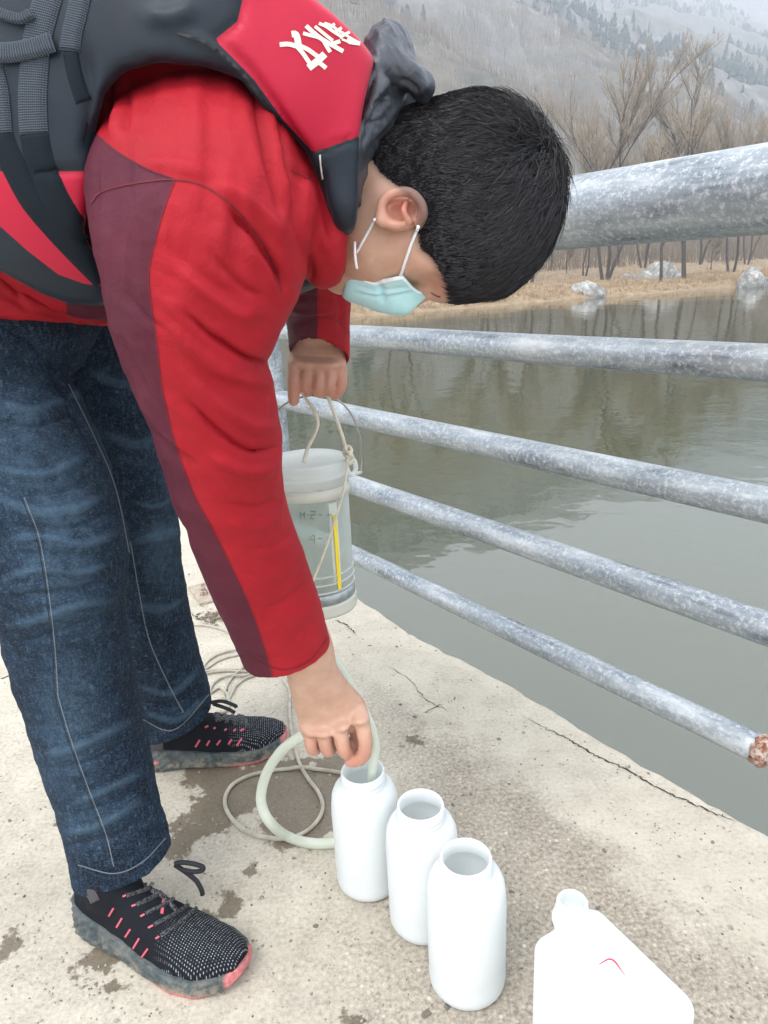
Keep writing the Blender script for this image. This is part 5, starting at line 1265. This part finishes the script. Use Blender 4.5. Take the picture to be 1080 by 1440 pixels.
can = empty('flat_can', tuple(cc)); tag(can, 'flat rectangular white plastic can with narrow neck at the lower right', 'plastic can')
mesh('shell', V, F, hdpe, can); cb = bvh_of(V, F)
V, F = lathe_geo([(.0179, .0155), (.0196, .016), (.0196, .018), (.0179, .0185), (.0179, .0235), (.0190, .024), (.0190, .0258), (.0179, .0264)], nk0, 40); mesh('neck_ring', V, F[:-2] if len(F[-1]) > 4 else F, hdpe, can)
m = M('red_marker', (.55, .03, .08), .6)
ribbon('red_mark', cb, [(842, 1357), (850, 1352), (857, 1349), (864, 1352), (871, 1361), (879, 1372)], 2.2, m.m, can, lift=.0005, nl=2, step=2, wfun=lambda t: .5 + math.sin(math.pi * min(1, t * 1.1)) * .6)

# clear water sampler hanging from the far hand
SC = P(440, 745, 1.20); SR = .0640
top_z = SC[2] + .128
samp = empty('water_sampler', (SC[0], SC[1], top_z - .265)); tag(samp, 'clear acrylic cylinder water sampler hanging by its wire bail from the far hand', 'water sampler')
base = np.array([SC[0], SC[1], top_z - .265])
acr = translucent_mat('clear_acrylic', (.80, .84, .82), .2, .08, .86).m
milk = translucent_mat('milky_lid', (.86, .88, .86), .35, .25, .38).m
cream = translucent_mat('cream_band', (.80, .79, .70), .3, .35, .12).m
steel = M('sampler_steel', (.34, .37, .38), .35, Metallic=.6); steel.set('Base Color', steel.ramp(steel.noise(60, 5, .7), [(.3, (.16, .19, .20)), (.6, (.42, .46, .47))])); steel = steel.m
def lat(name, prof, mat, parent=samp, seg=64):
    V, F = lathe_geo(prof, base, seg); return mesh(name, V, F, mat, parent)
lat('cylinder', [(SR, .010), (SR, .222), (SR - .0035, .222), (SR - .0035, .010)], acr)
lid = lat('lid', [(0, .259), (SR - .006, .259), (SR + .0005, .262), (SR + .002, .2585), (SR + .0012, .2555), (SR + .002, .253), (SR + .001, .250), (SR + .0018, .246), (SR + .001, .243), (SR + .0045, .2415), (SR + .0045, .2365), (SR + .001, .235), (SR + .001, .222), (0, .222)], milk)
lat('band', [(SR + .0004, .2215), (SR + .0028, .2205), (SR + .0028, .2045), (SR + .0004, .2035)], cream)
lat('water', [(0, .165), (SR - .0045, .165), (SR - .0045, .042), (0, .042)], translucent_mat('held_water', (.60, .66, .62), .5, .05, .86).m)
lat('base', [(0, .022), (SR - .004, .022), (SR + .001, .024), (SR + .001, .040), (SR - .003, .042), (0, .042)], steel)
lat('base_ring', [(SR - .006, -.002), (SR + .0025, .0), (SR + .0035, .006), (SR + .0015, .012), (SR + .0035, .018), (SR + .001, .022), (0, .022), (0, .0)], cream)
for zz, tk in ((.0455, .0016), (.060, .0013), (.074, .0010)): lat('ring', [(SR + .0002, zz - tk), (SR + .0018, zz - tk * .5), (SR + .0018, zz + tk * .5), (SR + .0002, zz + tk)], milk)
# lower flap, seen curved through the wall
V = []; 
for i in range(13):
    t = i / 12; a = R(200 + 70 * t)
    V.append(base + [-.045 + .06 * t, -.02, .08 + .10 * t ** 2]); V.append(base + [-.045 + .06 * t, .03, .08 + .10 * t ** 2])
mesh('valve_flap', V, [(2 * i, 2 * i + 1, 2 * i + 3, 2 * i + 2) for i in range(12)], milk, samp)
# thermometer strip inside
tq = P(473, 750, 1.20 - .052); u_ = EX.copy(); u_[2] = 0; u_ /= np.linalg.norm(u_); n_ = np.array([tq[0] - base[0], tq[1] - base[1], 0]); n_ /= np.linalg.norm(n_); u_ = np.array([-n_[1], n_[0], 0])
def slab(name, c, w, z0, z1, d, mat, parent):
    V = [c + u_ * a * w + n_ * b * d + np.array([0, 0, z]) for z in (z0, z1) for a, b in ((-1, -1), (1, -1), (1, 1), (-1, 1))]
    return mesh(name, V, [(0, 3, 2, 1), (4, 5, 6, 7), (0, 1, 5, 4), (1, 2, 6, 5), (2, 3, 7, 6), (3, 0, 4, 7)], mat, parent, smooth=False)
cq = np.array([base[0], base[1], 0]) + n_ * (SR + .0012); th = slab('thermometer', cq - n_ * .004, .0075, base[2] + .055, base[2] + .198, .0014, M('thermometer_white', (.72, .72, .66), .4).m, samp)
slab('yellow_strip', cq, .0033, base[2] + .048, base[2] + .178, .0006, M('yellow_scale', (.80, .62, .03), .4).m, th)
sp_ = np.array([base[0], base[1], 0]) + n_ * (SR + .0004) 
ink = M('scale_ink', (.07, .075, .08), .6).m
# engraved litre scale on the wall: mirrored digits and ticks
def wall_pt(x, y, o=.0006):
    r_ = ray(x, y); a = r_[0] ** 2 + r_[1] ** 2; q = CAM - base; b = 2 * (q[0] * r_[0] + q[1] * r_[1]); c = q[0] ** 2 + q[1] ** 2 - (SR + o) ** 2
    t = (-b - math.sqrt(max(b * b - 4 * a * c, 0))) / 2 / a; return CAM + r_ * t
def wall_stroke(pts, w=.0005):
    q = np.array([wall_pt(*p) for p in pts]); return tube_geo(q, w, 5)
VV, FF3 = [], []
for pts in ([(437, 719), (443, 719), (443, 724), (438, 724), (437, 729), (443, 730)], [(431, 724), (435, 724)], [(448, 724), (453, 724)], [(460, 724), (466, 724)], [(423, 720), (423, 729)], [(423, 724), (428, 724)], [(428, 720), (428, 729)],
            [(442, 753), (442, 764)], [(442, 759), (435, 759), (441, 752)], [(447, 757), (453, 757)], [(460, 757), (466, 757)], [(448, 690), (452, 690)], [(460, 692), (466, 692)]):
    V, F = wall_stroke(pts); k = sum(map(len, VV)); VV.append(V); FF3 += [tuple(i + k for i in f_) for f_ in F]
o_ = mesh('scale_marks', np.vstack(VV), FF3, ink, samp); o_['kind'] = 'stuff'
wire = M('bail_wire', (.36, .34, .32), .35, Metallic=.7).m
tube('bail', [P(*q) for q in [(373, 664, 1.20), (370, 630, 1.20), (377, 600, 1.19), (391, 577, 1.17), (412, 562, 1.15), (440, 556, 1.14), (462, 557, 1.145), (482, 568, 1.155), (498, 590, 1.17), (507, 620, 1.185), (508, 648, 1.20), (507, 664, 1.20)]], .0017, wire, samp, 8)
V, F = tube_geo(np.array([P(486, 665, 1.17), P(497, 667, 1.18), (P(508, 664, 1.20))]), .0028, 10); mesh('bail_lug', V, F, cream, samp)
V, F = tube_geo(smooth_line([P(490, 642, 1.16), P(498, 648, 1.165), P(500, 660, 1.17), P(494, 668, 1.165), P(488, 662, 1.155)], 5), .0042, 10); mesh('latch', V, F, milk, samp)
# cord tied to the sampler
cordm = M('cord', rough=.85); cordm.set('Base Color', cordm.ramp(cordm.noise(50, 4), [(.3, (.52, .47, .38)), (.7, (.72, .68, .56))])); cordm.set('Normal', cordm.bump(cordm.noise(500, 2), .8, .001)); cordm = cordm.m
cord = empty('tie_cord', tuple(P(490, 640, 1.15))); tag(cord, 'cream cord knotted to the sampler rim and looped up into the far hand', 'cord')
tube('cord_loop', [P(*q) for q in [(427, 650, 1.14), (433, 630, 1.135), (442, 612, 1.13), (447, 596, 1.125), (443, 578, 1.12), (432, 564, 1.125), (426, 554, 1.135)]], [.0034, .0032, .0028, .0026, .0026, .0026, .0026], cordm, cord, 10)
tube('cord_strand', [P(*q) for q in [(458, 550, 1.12), (466, 570, 1.115), (474, 592, 1.12), (482, 615, 1.125), (487, 634, 1.13)]], .0028, cordm, cord, 10)
tube('knot', [P(*q) for q in [(484, 632, 1.135), (490, 628, 1.14), (494, 634, 1.135), (488, 642, 1.13), (484, 636, 1.14), (491, 637, 1.125), (496, 644, 1.135), (492, 652, 1.13), (487, 646, 1.13)]], .0032, cordm, cord, 8)
tube('cord_tail', [P(*q) for q in [(487, 645, 1.13), (487, 665, 1.125), (482, 695, 1.125), (471, 732, 1.125), (459, 768, 1.125), (447, 800, 1.125), (436, 828, 1.125), (425, 850, 1.12)]], .0020, cordm, cord, 8)
# hose
hosem = translucent_mat('silicone_hose', (.78, .82, .72), .35, .3, .22).m
def hose_obj(pts, r_, label):
    o = tube('hose', pts, r_, hosem, None, 16); tag(o, label, 'hose')
gd_ = lambda x, y, z: (lambda g: (x, y, proj(g[None])[2][0]))(G(x, y, z))
hose_obj([P(*q) for q in [(430, 880, 1.13), (455, 905, 1.11), (482, 945, 1.10), (505, 985, 1.09), (522, 1022, 1.085), (528, 1050, 1.09), (524, 1078, 1.10), (521, 1110, 1.125), (519, 1160, 1.15)]], .0068, 'pale siphon hose held by the near hand and dipping into the farthest bottle')
hose_obj([P(*q) for q in [(470, 1010, 1.12), (446, 1026, 1.14), (420, 1038, 1.17), (394, 1058, 1.21), (374, 1090, 1.235), (367, 1125, 1.23), (378, 1154, 1.21), gd_(404, 1176, .010), gd_(440, 1186, .009), gd_(480, 1184, .009), gd_(520, 1175, .009), gd_(548, 1170, .009)]], .0088, 'pale translucent hose looping over the wet patch beside the bottles')
# rope on the ground
ropem = M('rope', rough=.9); ropem.set('Base Color', ropem.ramp(ropem.noise(40, 4), [(.3, (.50, .45, .36)), (.7, (.74, .70, .60))]))
wv = ropem.wave(260, ropem.map((1, 1, 1)), 'DIAGONAL'); ropem.set('Normal', ropem.bump(wv, .9, .0015)); ropem = ropem.m
def ground_rope(pts, r_, bumps=()):
    pl = smooth_line(pts, 7); g = G(pl[:, 0], pl[:, 1], r_); g[:, 2] += .0035 * np.abs(vnoise(g * 30, 4)); n_ = len(g)
    for i in range(n_):                     # lift where it crosses an earlier turn
        dd_ = np.linalg.norm(g[:max(i - 12, 0), :2] - g[i, :2], axis=1)
        if len(dd_) and dd_.min() < 2.2 * r_: g[i, 2] += 2 * r_
    g[:, 2] = np.convolve(np.pad(g[:, 2], 2, 'edge'), [.2, .2, .2, .2, .2], 'valid'); return g
def rope_obj(pts, r_, label, name='rope'):
    V, F = tube_geo(ground_rope(pts, r_), r_, 10); tag(mesh(name, V, F, ropem), label, 'rope')
rope_obj([(398, 955), (407, 972), (407, 1000), (410, 1032), (418, 1066), (431, 1092), (447, 1114), (454, 1134), (447, 1154), (427, 1172), (400, 1180), (368, 1177), (340, 1165), (322, 1146), (316, 1125), (326, 1105), (347, 1092), (376, 1085), (412, 1081), (446, 1082), (480, 1088), (530, 1098)], .0038, 'cream rope lying in a loop on the wet patch under the near hand')
rope_obj([(225, 884), (262, 880), (290, 880), (318, 888), (345, 905), (352, 914), (325, 916), (300, 924), (287, 936), (291, 940), (310, 928), (345, 920), (365, 925), (352, 938), (322, 942), (292, 944), (284, 950), (300, 946), (330, 944), (360, 948), (345, 955), (332, 965), (322, 982), (315, 978), (325, 955), (348, 938), (362, 934), (350, 950), (318, 952), (300, 962), (296, 975), (310, 968), (322, 985), (318, 1000), (300, 1005)], .0030, 'tangled pile of cream rope beside the ankle of the far leg')
# leaf litter by the plate
V, F = [], []; r = np.random.default_rng(9)
for _ in range(140):
    g = G(r.normal(305, 16), r.normal(868, 5)); a = r.uniform(0, 6.28); l = r.uniform(.004, .012); w = .0012; d_ = np.array([math.cos(a), math.sin(a), 0]); s = np.array([-d_[1], d_[0], 0]); k = len(V); zz = r.uniform(.001, .006)
    V += [g - d_ * l + [0, 0, zz], g + s * w * 2 + [0, 0, zz + .001], g + d_ * l + [0, 0, r.uniform(.001, .006)], g - s * w * 2 + [0, 0, zz]]; F.append((k, k + 1, k + 2, k + 3))
tag(mesh('leaf_litter', V, F, M('dry_litter', (.17, .13, .09), .95).m, smooth=False), 'small heap of dry brown litter near the bolted steel plate', 'litter', kind='stuff')
# ---- mist in the valley air
hz = bpy.data.materials.new('haze_air'); hz.use_nodes = True; hz.node_tree.nodes.clear()
pv = hz.node_tree.nodes.new('ShaderNodeVolumePrincipled'); ho = hz.node_tree.nodes.new('ShaderNodeOutputMaterial')
pv.inputs['Color'].default_value = (.83, .90, 1.0, 1); pv.inputs['Density'].default_value = 0.0014; pv.inputs['Anisotropy'].default_value = .2
hz.node_tree.links.new(pv.outputs[0], ho.inputs['Volume'])
x0, x1, y0, y1, z0, z1 = -900, 1100, -200, 1700, -30, HILL_TOP + 4
V = [(x, y, z) for z in (z0, z1) for x, y in ((x0, y0), (x1, y0), (x1, y1), (x0, y1))]
hb = mesh('haze', V, [(0, 3, 2, 1), (4, 5, 6, 7), (0, 1, 5, 4), (1, 2, 6, 5), (2, 3, 7, 6), (3, 0, 4, 7)], hz, smooth=False); hb['kind'] = 'stuff'
